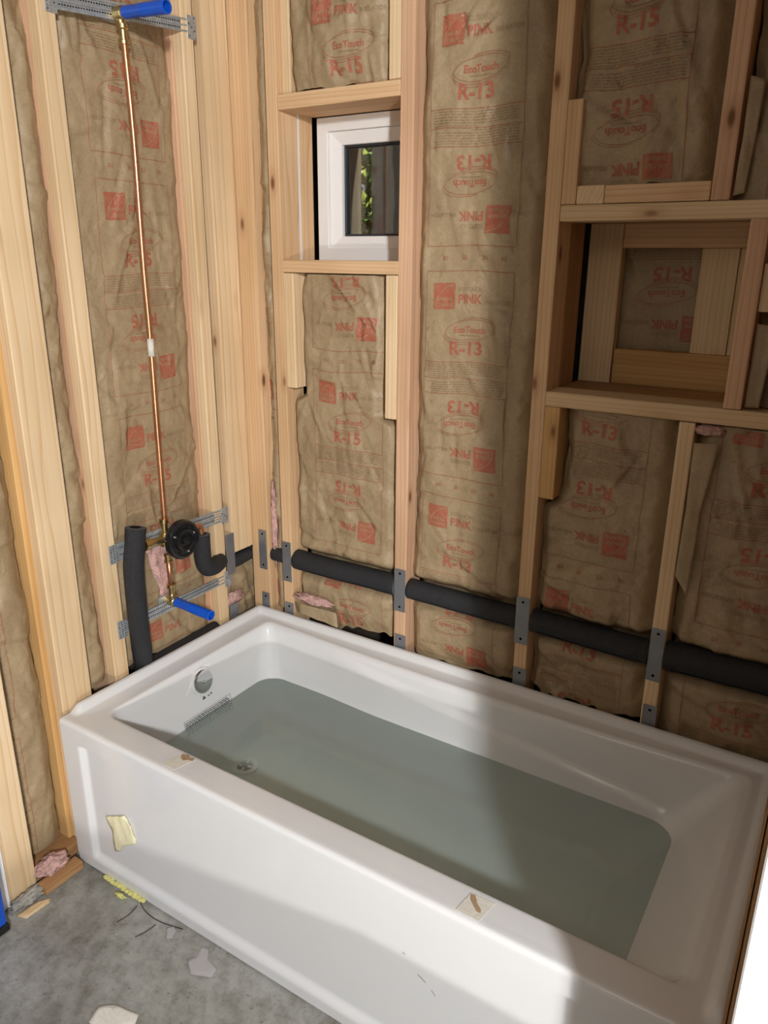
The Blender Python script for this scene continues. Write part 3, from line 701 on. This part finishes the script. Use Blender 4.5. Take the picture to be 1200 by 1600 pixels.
# water
def water():
    zs = [.30, .27, .24, .21, .18, .155, FLOORZ+.012]; loops = [basin(z, .0015) for z in zs]; n = len(loops[0]); V = np.concatenate(loops).tolist(); F = []
    cx, cy = 0.80, -0.40; t0 = loops[0]; base = len(V)
    for s_ in (.75, .5, .25): V += [(cx+(p[0]-cx)*s_, cy+(p[1]-cy)*s_, p[2]) for p in t0]
    V.append((cx, cy, .30)); rings = [0, base, base+n, base+2*n]
    for a, b in zip(rings, rings[1:]):
        F += [(a+i, a+(i+1) % n, b+(i+1) % n, b+i) for i in range(n)]
    F += [(rings[-1]+i, rings[-1]+(i+1) % n, base+3*n) for i in range(n)]; ntop = len(F)
    for k in range(len(zs)-1):
        for i in range(n):
            j = (i+1) % n; F.append((k*n+i, (k+1)*n+i, (k+1)*n+j, k*n+j))
    F.append(tuple((len(zs)-1)*n+i for i in range(n))[::-1])
    me = bpy.data.meshes.new('bath_water'); me.from_pydata(V, [], F); me.update()
    o = link('bath_water', me, ['water', 'water_body']); me.polygons.foreach_set('material_index', [0]*ntop+[1]*(len(F)-ntop)); me.update()
    return tag(o, 'still pale green water half filling the white bathtub', 'water')
water()

# ------------------------------------------------------------------ insulation batts
p617 = .617
batt('tall batt printed R-13 in the bay right of the window', 'b', .598, .959, .478, 2.6, .030, .014, 'R-13', .640, (2.249, 1.632, 1.015), 31, .95, tuck=.03, bot=.01, dent=(.690, .052))
batt('bulging batt above the window header with a crumpled lower edge', 'b', .178, .520, 2.098, 2.6, .022, .020, 'R-15', .262, (2.337,), 32, 1.7, tuck=.035, bot=.012)
batt('batt below the window sill with torn notches at both sides', 'b', .151, .552, .500, 1.617, .032, .014, 'R-15', .248, (1.958, 1.341, .724), 33, 1.0, tuck=.03, dent=(.690, .052), cuts=[('L', 1.26, 1.7, .045), ('R', 1.22, 1.7, .055)], jag=.016, bot=.014)
batt('narrow strip of kraft paper between the two corner studs', 'b', .0495, .1075, .490, 2.6, .035, .006, 'R-15', -.16, (1.75, 1.05), 34, 1.0, tuck=.012)
batt('shadowed batt above the niche between the two upper studs', 'b', 1.002, 1.331, 1.828, 2.6, .030, .018, 'R-15', 1.022, (2.344,), 35, 1.5, tuck=.03, bot=.012, W=.24)
batt('dark batt in the upper corner beyond the knotty upper stud', 'b', 1.374, 1.686, 1.788, 2.6, .040, .010, 'R-15', 1.44, (2.30,), 36, 1.6, tuck=.03)
batt('batt behind the small square opening at the back of the niche', 'b', 1.080, 1.31, 1.41, 1.72, .296, .003, 'R-15', 1.085, (1.984,), 37, .5, tuck=.004)
batt('crumpled batt directly under the niche shelf beside the yellowish offcut', 'b', 1.002, 1.328, .478, 1.306, .036, .016, 'R-13', 1.015, (1.457, .840), 38, 1.5, tuck=.03, dent=(.690, .052), cuts=[('L', 1.06, 1.4, .042)], jag=.012)
batt('rightmost lower batt, beyond the short stud under the niche shelf', 'b', 1.367, 1.686, .440, 1.304, .036, .018, 'R-15', 1.425, (1.364, .747), 39, 1.3, tuck=.03, dent=(.690, .052), jag=.014)
batt('folded kraft paper strips right of the niche post', 'b', 1.458, 1.686, 1.348, 1.748, .066, .008, None, None, (), 40, 1.6)
batt('batt behind the copper riser pipe on the drain wall', 'l', -.556, -.172, .478, 2.6, -.070, .016, 'R-15', -.475, (2.468, 1.851, 1.233, .616), 41, .95, tuck=.014, W=.245)
batt('narrow crumpled strip of paper between the two pale boards of the drain wall', 'l', -.690, -.606, .478, 2.6, -.066, .014, None, None, (), 42, 1.7, tuck=.012)
batt('batt beside the white trim, left of the old yellow stud', 'l', -.934, -.806, .060, 2.6, -.078, .012, 'R-15', -1.14, (2.286, 1.669, 1.052, .435), 43, .9, tuck=.012)
batt('thin paper strip in the slot beside the board that ends above the pipe', 'l', -.134, -.004, .716, 2.6, -.068, .004, None, None, (), 45, .8, tuck=.008)
batt('crumpled paper scrap low in the corner below the black pipe', 'l', -.130, .095, .440, .712, -.076, .012, None, None, (), 44, 2.0, dent=(.668, .03), tuck=.016, jag=.012)

# pink fibreglass showing at torn places (each a loose tuft)
def tuft(label, c, r, seed, amp=.22):
    return tag(blob('fibreglass_tuft', c, r, 'pink', None, 4, amp, 26, seed), label, 'insulation')
tuft('pink fibreglass tuft torn out below the black pipe left of the second back stud', (.235, .004, .572), (.075, .012, .016), 1)
tuft('pink fibreglass showing in the corner scrap under the pipe', (-.036, -.085, .545), (.010, .045, .022), 2)
tuft('pink fibreglass corner poking out under the niche shelf', (1.395, .020, 1.292), (.034, .012, .012), 3)
tuft('pink fibreglass heap on the floor between the pale boards', (-.015, -.890, .042), (.030, .046, .022), 4)
tuft('pink fibreglass strip in the narrow corner gap', (.062, .026, .80), (.008, .010, .13), 5, .3)
# exposed pink patch beside the valve: fibres in a torn opening of the paper
bm = bmesh.new(); out = [(-.432, .846), (-.352, .838), (-.345, .76), (-.352, .655), (-.392, .662), (-.398, .70), (-.418, .765), (-.424, .79)]
cen = Vector((-.040, -.385, .76)); ring_ = [bm.verts.new((-.047, y, z)) for y, z in out]; mid_ = [bm.verts.new((-.036, -.385+(y+.385)*.6, .76+(z-.76)*.6)) for y, z in out]; cv = bm.verts.new(cen)
for k in range(8):
    j = (k+1) % 8; bm.faces.new((ring_[k], ring_[j], mid_[j], mid_[k])); bm.faces.new((mid_[k], mid_[j], cv))
bmesh.ops.subdivide_edges(bm, edges=bm.edges[:], cuts=5, use_grid_fill=True)
for v in bm.verts: v.co += noise.noise_vector(v.co*45)*.004
tag(from_bm('fibreglass_tuft', bm, 'pink', None, True), 'long pink fibreglass patch in the torn paper under the valve', 'insulation')

# loose paper flap hanging right of the short stud
def flap(label, pts, y0, seed):
    bm = bmesh.new(); L, R_ = pts; n = 24; rows = []
    for k in range(n+1):
        t = k/n; a = np.array([np.interp(t, np.linspace(0, 1, len(L)), [p[i] for p in L]) for i in (0, 1)]); b = np.array([np.interp(t, np.linspace(0, 1, len(R_)), [p[i] for p in R_]) for i in (0, 1)])
        row = []
        for j in range(7):
            s = j/6; x, z = a*(1-s)+b*s; row.append(bm.verts.new((x, y0-.005*math.sin(math.pi*s)-.010*abs(s-.6)-.006*noise.noise((x*30, z*14, seed))-.004*t, z)))
        rows.append(row)
    for a, b in zip(rows, rows[1:]):
        for j in range(6): bm.faces.new((a[j], a[j+1], b[j+1], b[j]))
    bm.normal_update(); bmesh.ops.solidify(bm, geom=bm.faces[:], thickness=.0006)
    return tag(from_bm('paper_flap', bm, 'kraft', None, True), label, 'paper flap')
flap('loose kraft paper flap hanging right of the short stud under the niche', ([(1.369, 1.262), (1.372, 1.10), (1.369, .93)], [(1.425, 1.268), (1.405, 1.10), (1.402, .882)]), .008, 3)
flap('folded kraft paper strip beside the knotty upper stud', ([(1.378, 2.02), (1.380, 1.9), (1.376, 1.795)], [(1.408, 2.01), (1.404, 1.9), (1.398, 1.80)]), .022, 5)
flap('smooth kraft paper strip right of the niche post', ([(1.460, 1.535), (1.461, 1.44), (1.461, 1.352)], [(1.500, 1.53), (1.495, 1.44), (1.490, 1.352)]), .035, 8)
flap('torn kraft strip lying along the foot of the batt under the window', ([(.165, .548), (.17, .53), (.18, .515)], [(.335, .55), (.34, .535), (.345, .50)]), .004, 17)

# ------------------------------------------------------------------ pipes in foam sleeves
def sleeve(label, pts, r, ends=True, wob=.0012):
    root = empty('foam_pipe_sleeve', pts[0], label, 'pipe insulation', 'black foam pipe sleeves')
    pp = smooth_path(pts, 8); bm = bmesh.new()
    rd = [r*(1+.03*noise.noise((p.x*20, p.y*20, p.z*20))) for p in pp]
    rg = tube_bm(bm, pp, r, 22, cap=False, radii=rd)
    # rounded-in rims and a sunken end showing the bore
    for ring, p, q_ in ((rg[0], pp[0], pp[1]), (rg[-1], pp[-1], pp[-2])):
        d = (p-q_).normalized(); inner = [bm.verts.new(p+(v.co-p)*.55+d*.001) for v in ring]
        n = len(ring)
        for k in range(n):
            f = bm.faces.new((ring[k], ring[(k+1) % n], inner[(k+1) % n], inner[k])); f.material_index = 1
        f = bm.faces.new(inner); f.material_index = 2
    from_bm('foam_tube', bm, ['foam', 'foam_in', 'dark'], root)
    tube('seam', [p+Vector((0, -r*.80, -r*.60)) for p in pp[2:-2]], .0012, 'dark', root, 6) if abs(pts[0][0]-pts[-1][0]) > .2 else None
    return root
PY, PZ = .034, .690
sleeve('black foam sleeve under the window between the second and third back studs', [(.152, PY, PZ), (.30, PY-.002, PZ), (.45, PY, PZ+.001), (.552, PY, PZ)], .034)
sleeve('black foam sleeve across the wide bay right of the window', [(.600, PY-.004, PZ+.004), (.72, PY-.002, PZ+.002), (.85, PY, PZ), (.958, PY, PZ)], .032)
sleeve('black foam sleeve under the niche between two nail plates', [(1.004, PY-.004, PZ+.006), (1.12, PY, PZ+.002), (1.25, PY, PZ-.001), (1.327, PY, PZ-.001)], .034)
sleeve('fattest black foam sleeve running out of the picture at the right', [(1.368, PY-.006, PZ+.008), (1.48, PY-.004, PZ+.008), (1.60, PY, PZ+.008), (1.686, PY, PZ+.008)], .039)
sleeve('short black foam sleeve through the corner between two plates', [(.052, PY, PZ), (.08, PY, PZ), (.107, PY, PZ)], .026)
sleeve('black foam sleeve along the drain wall below the short board', [(-.050, -.134, .668), (-.050, -.06, .672), (-.050, .012, .676)], .024)
sleeve('black foam elbow hanging from the right side of the valve', [(.0, -.250, .836), (.0, -.252, .79), (.0, -.250, .745), (.0, -.236, .718), (-.002, -.21, .710), (-.01, -.183, .709), (-.024, -.155, .708)], .027)
sleeve('tall upright black foam sleeve left of the valve', [(.010, -.507, .936), (.010, -.516, .88), (.010, -.527, .82), (.009, -.529, .72), (.0, -.522, .62), (-.018, -.506, .52), (-.034, -.492, .46), (-.040, -.488, .36)], .029)
sleeve('dark pipe lying behind the drain end rim of the tub', [(-.046, -.50, .455), (-.046, -.35, .458), (-.046, -.17, .462)], .025)

# ------------------------------------------------------------------ shower plumbing
PL = empty('shower_plumbing', (-.004, -.38, .60), 'copper shower riser with black valve and two blue plugged outlets', 'plumbing')
rx = -.008
rise = [(rx, -.385, .905), (rx, -.382, 1.20), (rx, -.379, 1.45), (rx, -.380, 1.65), (rx, -.375, 1.95), (rx, -.379, 2.185)]
tube('copper_riser', smooth_path(rise, 6), .0085, 'copper', PL)['label'] = 'long copper riser pipe'
tube('pipe_sticker', [(rx, -.3795, 1.40), (rx, -.3788, 1.448)], .0092, 'paper_tag', PL)['label'] = 'white sticker on the riser'
def fitting(name, pts, r, mat, parent=PL):
    """stepped fitting: collar, body, collar along a straight run"""
    a, b = Vector(pts[0]), Vector(pts[1]); L = (b-a).length
    return lathe(name, [(r*.8, 0), (r*1.12, .0005), (r*1.12, L*.2), (r*.82, L*.24), (r*.82, L*.72), (r*1.1, L*.78), (r*1.1, L), (r*.7, L+.0005)], a, b-a, mat, parent, 14)
fitting('brass_coupling', ((rx, -.379, 2.158), (rx, -.380, 2.202)), .0125, 'brass')
def drop_ear(y, z, up):
    e = lathe('drop_ear_elbow', [(.012, -.02), (.0165, -.018), (.0165, .016), (.013, .020), (.0125, .03), (.0001, .031)], (-.012, y, z), (1, 0, 0), 'brass', PL, 18)
    bm = bmesh.new(); bm_box(bm, (-.034, y-.036, z-.017), (-.029, y+.014, z+.017), .002, 2); from_bm('ear_flange', bm, 'galv', e)
    tube('elbow_leg', [(-.010, y, z), (-.009, y, z+(.03 if up else -.03))], .0115, 'brass', e)
    for s in (.026,): lathe('screw_head', [(.004, 0), (.004, .002), (.0001, .003)], (-.029, y-s, z+.008), (1, 0, 0), 'galv', e, 10)
    pr = [(.0135, 0), (.0145, .001), (.0145, .060), (.0152, .062), (.0152, .066), (.0150, .068), (.0158, .145), (.0120, .1455), (.0118, .10), (.0001, .10)]
    p_ = lathe('blue_plug', pr, (.008, y, z), (1, .0, -.05), 'blue', PL, 22); p_['label'] = 'bright blue test plug on the ' + ('lower outlet' if up else 'upper outlet')
drop_ear(-.383, 2.224, False); drop_ear(-.380, .655, True)
fitting('brass_coupling', ((rx, -.380, .665), (rx, -.3815, .712)), .0125, 'brass')
tube('copper_drop', [(rx, -.3812, .70), (rx, -.384, .80)], .0085, 'copper', PL)['label'] = 'short copper pipe below the valve'
fitting('brass_coupling', ((rx, -.3845, .787), (rx, -.385, .812)), .0115, 'brass'); fitting('brass_coupling', ((rx, -.388, .875), (rx, -.388, .925)), .0125, 'brass')
lathe('valve_body', [(.020, 0), (.030, .004), (.030, .045), (.026, .05), (.024, .06)], (-.030, -.352, .858), (1, 0, 0), 'brass', PL, 20)
fitting('brass_tee', ((rx, -.470, .866), (rx, -.372, .860)), .0155, 'brass'); fitting('brass_port', ((rx, -.388, .842), (rx, -.388, .882)), .0165, 'brass')
tube('copper_elbow', smooth_path([(0, -.325, .858), (0, -.275, .866), (0, -.254, .862), (0, -.250, .835)], 6), .0092, 'copper', PL)['label'] = 'small copper elbow feeding the right sleeve'
gx = .030
gd = lathe('plaster_guard', [(.054, -.012), (.060, -.010), (.061, .004), (.057, .010), (.050, .011), (.047, .006), (.036, .006), (.034, .016), (.026, .017), (.024, .008), (.014, .008), (.013, .020), (.0001, .021)], (gx, -.356, .858), (1, 0, 0), 'blackp', PL, 36)
gd['label'] = 'round black plastic valve guard'
for k in range(8):
    a = k*math.pi/4+.3; lathe('guard_rib', [(.0035, 0), (.003, .005), (.0001, .006)], (gx+.006, -.356+.041*math.cos(a), .858+.041*math.sin(a)), (1, 0, 0), 'galv' if k % 3 == 0 else 'blackp', gd, 8)

# galvanised telescoping brackets between the two studs
def bracket(label, y0, z0, y1, z1, x=-.0225, yl=-.575, yr=-.132, h=.033):
    root = empty('mounting_bracket', (x, (y0+y1)/2, (z0+z1)/2), label, 'bracket', None)
    def P(y, off, dx): t = (y-y0)/(y1-y0); return Vector((x+dx, y, z0+(z1-z0)*t+off))
    def bar(name, ya, yb, hh, dx):
        bm = bmesh.new(); sec = [(-hh, -.001), (-hh, .0025), (-hh*.72, .0025), (-hh*.62, .0), (-hh*.2, .0), (-hh*.1, .0025), (hh*.1, .0025), (hh*.2, .0), (hh*.62, .0), (hh*.72, .0025), (hh, .0025), (hh, -.001)]
        A = [bm.verts.new(P(ya, o, dx+d)) for o, d in sec]; B = [bm.verts.new(P(yb, o, dx+d)) for o, d in sec]
        for k in range(len(sec)): 
            j = (k+1) % len(sec); bm.faces.new((A[k], A[j], B[j], B[k]))
        bm.faces.new(A); bm.faces.new(B[::-1])
        n = int(abs(yb-ya)/.0075)
        for k in range(n):
            y = ya+(yb-ya)*(k+.5)/n
            for o in (-hh*.42, hh*.42):
                c = P(y, o, dx+.0004); s = .0016
                f = bm.faces.new([bm.verts.new(c+Vector((0, a*s*1.4, b*s))) for a, b in ((-1, -1), (1, -1), (1, 1), (-1, 1))]); f.material_index = 1
        return from_bm(name, bm, ['galv', 'dark'], root)
    ym = y0+(y1-y0)*.52
    bar('outer_rail', y0, ym, h/2, 0); bar('inner_rail', ym-.02, y1, h/2*.82, .0012)
    for y, sgn in ((y0, -1), (y1, 1)):
        bm = bmesh.new(); a, b = (y-.002, y+.032*sgn) if sgn > 0 else (y-.030, y+.002)
        z = z0 if sgn < 0 else z1
        bm_box(bm, (XF+.0006, min(a, b), z-.030), (XF+.0022, max(a, b), z+.026), .0006)
        bm_box(bm, (x, y-.0015 if sgn < 0 else y-.0015, z-.024), (XF+.002, y+.0015, z+.022), .0004)
        for i in range(3):
            for j_ in range(7):
                yy = min(a, b)+.006+i*.0095; zz = z-.024+j_*.0075
                f = bm.faces.new([bm.verts.new((XF+.0026, yy+p*.0016, zz+q_*.0016)) for p, q_ in ((-1, -1), (1, -1), (1, 1), (-1, 1))]); f.material_index = 2 if (i+j_) % 4 else 1
        from_bm('bracket_ear', bm, ['galv', 'dark', 'chrome'], root)
    return root
bracket('topmost galvanised bracket holding the upper blue outlet', -.556, 2.216, -.150, 2.250, h=.040)
bracket('middle galvanised bracket behind the black valve', -.552, .870, -.140, .862, h=.052)
bracket('lowest galvanised bracket behind the lower blue outlet', -.552, .636, -.140, .638, h=.034)

# ------------------------------------------------------------------ small things on the tub and the floor
def scrap(name, label, pts, z, mat, cat, th=.0008, wr=.0015, sub=3, seed=0):
    bm = bmesh.new(); f = bm.faces.new([bm.verts.new((x, y, z)) for x, y in pts])
    bmesh.ops.triangulate(bm, faces=[f]); bmesh.ops.subdivide_edges(bm, edges=bm.edges[:], cuts=sub, use_grid_fill=True)
    for v in bm.verts: v.co.z += wr*(1+noise.noise((v.co.x*70, v.co.y*70, seed)))
    bm.normal_update(); bmesh.ops.solidify(bm, geom=bm.faces[:], thickness=th)
    return tag(from_bm(name, bm, mat, None, True), label, cat)
# torn paper stickers on the front rim
def sticker(label, c, tear):
    root = empty('torn_sticker', (c[0][0], c[0][1], TH), label, 'sticker')
    bm = bmesh.new(); rnd = random.Random(len(tear))
    n = 8; edge = []
    for k in range(4):
        a, b = Vector(c[k]), Vector(c[(k+1) % 4])
        for t in range(n):
            p = a.lerp(b, t/n); edge.append((p.x+rnd.uniform(-.001, .001), p.y+rnd.uniform(-.001, .001)))
    f = bm.faces.new([bm.verts.new((x, y, TH+.0008)) for x, y in edge]); r = bmesh.ops.extrude_face_region(bm, geom=[f])
    for v in [g for g in r['geom'] if isinstance(g, bmesh.types.BMVert)]: v.co.z += .0006+.0004*rnd.random()
    from_bm('paper_backing', bm, 'paper_tag', root)
    bm = bmesh.new(); f = bm.faces.new([bm.verts.new((x, y, TH+.0018)) for x, y in tear]); r = bmesh.ops.extrude_face_region(bm, geom=[f])
    for v in [g for g in r['geom'] if isinstance(g, bmesh.types.BMVert)]: v.co.z += .0012+.001*rnd.random()
    from_bm('torn_fibres', bm, 'tag_brown', root)
sticker('torn paper sticker on the tub rim near the drain', [(.378, -.795), (.426, -.797), (.440, -.739), (.400, -.738)], [(.398, -.745), (.405, -.757), (.418, -.760), (.428, -.752), (.438, -.750), (.436, -.740), (.425, -.744), (.415, -.738)])
sticker('torn paper sticker on the tub rim near the foot end', [(1.196, -.800), (1.246, -.801), (1.254, -.745), (1.202, -.748)], [(1.205, -.752), (1.214, -.750), (1.224, -.765), (1.238, -.775), (1.240, -.783), (1.232, -.783), (1.220, -.773), (1.210, -.764)])
# crumpled masking tape on the apron
bm = bmesh.new(); gx_, gz_ = 9, 13; vs = []
for j in range(gz_):
    t = j/(gz_-1); xl = np.interp(t, [0, .5, 1], [.158, .158, .142]); xr = np.interp(t, [0, .6, 1], [.255, .243, .218]); zt_ = 0
    for i in range(gx_):
        s = i/(gx_-1); x = xl+(xr-xl)*s; vs.append(bm.verts.new((x, -TW+.010-.005*abs(math.sin(8*s+2.5*t+1.5*math.sin(4*t)))*(.35+.65*t)-.003*noise.noise((x*60, t*8, 3)), np.interp(s, [0, .3, .36, 1], [np.interp(t, [0, .5, 1], [.105, .165, .217]), np.interp(t, [0, .5, 1], [.118, .172, .226]), np.interp(t, [0, .5, 1], [.138, .180, .229]), np.interp(t, [0, .6, 1], [.178, .230, .252])]))))
for j in range(gz_-1):
    for i in range(gx_-1): bm.faces.new((vs[j*gx_+i], vs[j*gx_+i+1], vs[(j+1)*gx_+i+1], vs[(j+1)*gx_+i]))
bm.normal_update(); bmesh.ops.solidify(bm, geom=bm.faces[:], thickness=.0008)
tag(from_bm('masking_tape_piece', bm, 'tape', None, True), 'crumpled yellow masking tape stuck on the tub front panel', 'tape')
bm = bmesh.new(); rnd = random.Random(9)
for k in range(46):
    t = k/45; x = .118+.152*t; bmesh.ops.create_icosphere(bm, subdivisions=2, radius=rnd.uniform(.004, .0075), matrix=Matrix.Translation((x, -TW-.001-rnd.uniform(0, .005), .005)) @ Matrix.Diagonal((1.5, 1, .9, 1)))
tag(from_bm('spray_foam_bead', bm, 'yfoam', None, True), 'ragged yellow foam bead along the foot of the tub apron', 'foam')
tag(blob('spray_foam_bead', (.205, -.838, .005), (.018, .006, .005), 'yfoam', None, 3, .5, 30, 4), 'loose crumb of yellow foam on the floor before the tub', 'foam')
scrap('plastic_film_scrap', 'clear plastic scrap nearest the tub apron on the concrete', [(.508, -.832), (.520, -.860), (.506, -.880), (.545, -.905), (.592, -.883), (.588, -.858), (.548, -.850), (.530, -.828)], .001, 'film', 'scrap', seed=1)
scrap('plastic_film_scrap', 'pinkish plastic scrap at the bottom edge of the picture', [(.425, -1.082), (.455, -1.058), (.521, -1.045), (.534, -1.068), (.49, -1.12), (.44, -1.12)], .001, 'paper_tag', 'scrap', seed=2)
scrap('plastic_film_scrap', 'tiny clear plastic scrap closest to the yellow foam', [(.392, -.845), (.404, -.828), (.418, -.834), (.428, -.858), (.415, -.866), (.405, -.852)], .001, 'film', 'scrap', seed=3)
tag(blob('concrete_lump', (.005, -.975, .010), (.018, .052, .014), simple('rough_mortar', (.33, .31, .27), .9, var=.3, vscale=60, bumps=.6, bscale=120), None, 4, .35, 24, 6), 'rough grey mortar lump at the foot of the wide board', 'rubble')
scrap('wood_chip', 'flat pale offcut on the floor beside the mortar lump', [(.026, -1.03), (.055, -1.02), (.060, -.955), (.050, -.945), (.030, -.975)], .002, 'creamy', 'offcut', th=.008, wr=.0004)
# scuffs on the apron, hair-like strands on the slab
for x0, z0, x1, z1 in ((1.118, .262, 1.136, .252), (1.150, .240, 1.160, .230), (1.08, .30, 1.086, .297)):
    bm = bmesh.new(); bm.faces.new([bm.verts.new((x, -TW+.0124, z)) for x, z in ((x0, z0), (x1, z1), (x1, z1+.004), (x0, z0+.004))])
    from_bm('scuff_mark', bm, 'scuff', TUB)
for lab, pts in (('long dark strand lying on the slab beside the yellow foam', [(.255, -.815), (.30, -.835), (.36, -.838), (.43, -.822)]), ('short dark strand crossing the slab in front of the foam', [(.27, -.835), (.275, -.865), (.268, -.90)]), ('broken dark strand on the slab nearest the small clear scrap', [(.36, -.850), (.355, -.88), (.345, -.905)])):
    tag(tube('dark_strand', smooth_path([(x, y, .0025) for x, y in pts], 5), .0011, 'dark_brown', None, 5), lab, 'strand')
# blue case at the left edge
BX = empty('tool_case', (.03, -1.2, 0), 'blue plastic tool case with black foot, cut by the left edge', 'tool case')
bm = bmesh.new(); bm_box(bm, (-.008, -1.40, .022), (.052, -1.066, .30), .008, 3); from_bm('case_shell', bm, 'blue', BX)
bm = bmesh.new(); bm_box(bm, (-.008, -1.40, .001), (.055, -1.063, .024), .004, 2); bm_box(bm, (.050, -1.38, .06), (.056, -1.085, .075), .002, 1); from_bm('case_foot', bm, 'blackp', BX)
bm = bmesh.new(); bm_box(bm, (.0515, -1.12, .085), (.0535, -1.085, .115), .0008, 1); from_bm('case_latch', bm, 'vinyl', BX)
# unseen low box, added to shade the floor and lower apron
CT = empty('shade_box', (2.1, -1.95, 0), 'unseen box added to shade the lower tub front', 'box')
bm = bmesh.new(); bm_box(bm, (1.70, -2.40, .002), (2.25, -1.60, .41), .004, 2); from_bm('shade_box_body', bm, 'kraft', CT)
bm = bmesh.new(); bm_box(bm, (1.70, -2.395, .4105), (1.972, -1.605, .416)); bm_box(bm, (1.978, -2.395, .4105), (2.25, -1.605, .416)); from_bm('shade_box_flap', bm, 'kraft', CT)

# ------------------------------------------------------------------ outside the window
tag(box('ground', (-4, .6, -.05), (5, 6, 0), 'earth'), 'garden soil outside', kind='structure')
def leaves(name, label, n, lo, hi, seed):
    rnd = random.Random(seed); V, F, mi = [], [], []
    for k in range(n):
        c = Vector([rnd.uniform(a, b) for a, b in zip(lo, hi)]); L = rnd.uniform(.06, .12); wd = L*.28
        d = Vector((rnd.uniform(-1, 1), rnd.uniform(-1, .2), rnd.uniform(-1, .6))).normalized(); s = d.orthogonal().normalized(); up = d.cross(s)
        pts = [c, c+d*L*.4+s*wd+up*.006, c+d*L, c+d*L*.4-s*wd+up*.006, c+d*L*.45-up*.004]; b = len(V); V += [tuple(p) for p in pts]
        F += [(b, b+1, b+4), (b+1, b+2, b+4), (b+2, b+3, b+4), (b+3, b, b+4)]; mi += [rnd.random() < .45]*4
    me = bpy.data.meshes.new(name); me.from_pydata(V, [], F); o = link(name, me, ['leaf', 'leaf_y']); me.polygons.foreach_set('material_index', [int(x) for x in mi]); me.update()
    return tag(o, label, 'hedge', kind='stuff')
leaves('hedge_foliage', 'sunlit green and yellow hedge leaves outside the window', 24000, (-2.4, 1.6, .2), (.2, 2.5, 3.2), 5)
FN = empty('reflection_boards', (-.6, 1.0, 0), 'added boards that imitate reflections in the window pane', 'reflection_boards')  # added so the pane reads dark and olive, as its reflections would
for x0, x1, mt in ((-1.10, -.74, 'pane_dark'), (-.735, -.40, 'pane_dark'), (-.395, -.250, 'olive'), (-.186, .02, 'pane_dark'), (.022, .23, 'pane_dark'), (.232, .60, 'pane_dark')): lumber('reflection_board', (x0, 1.0, .0), (x1, 1.02, 2.9), mt, FN)
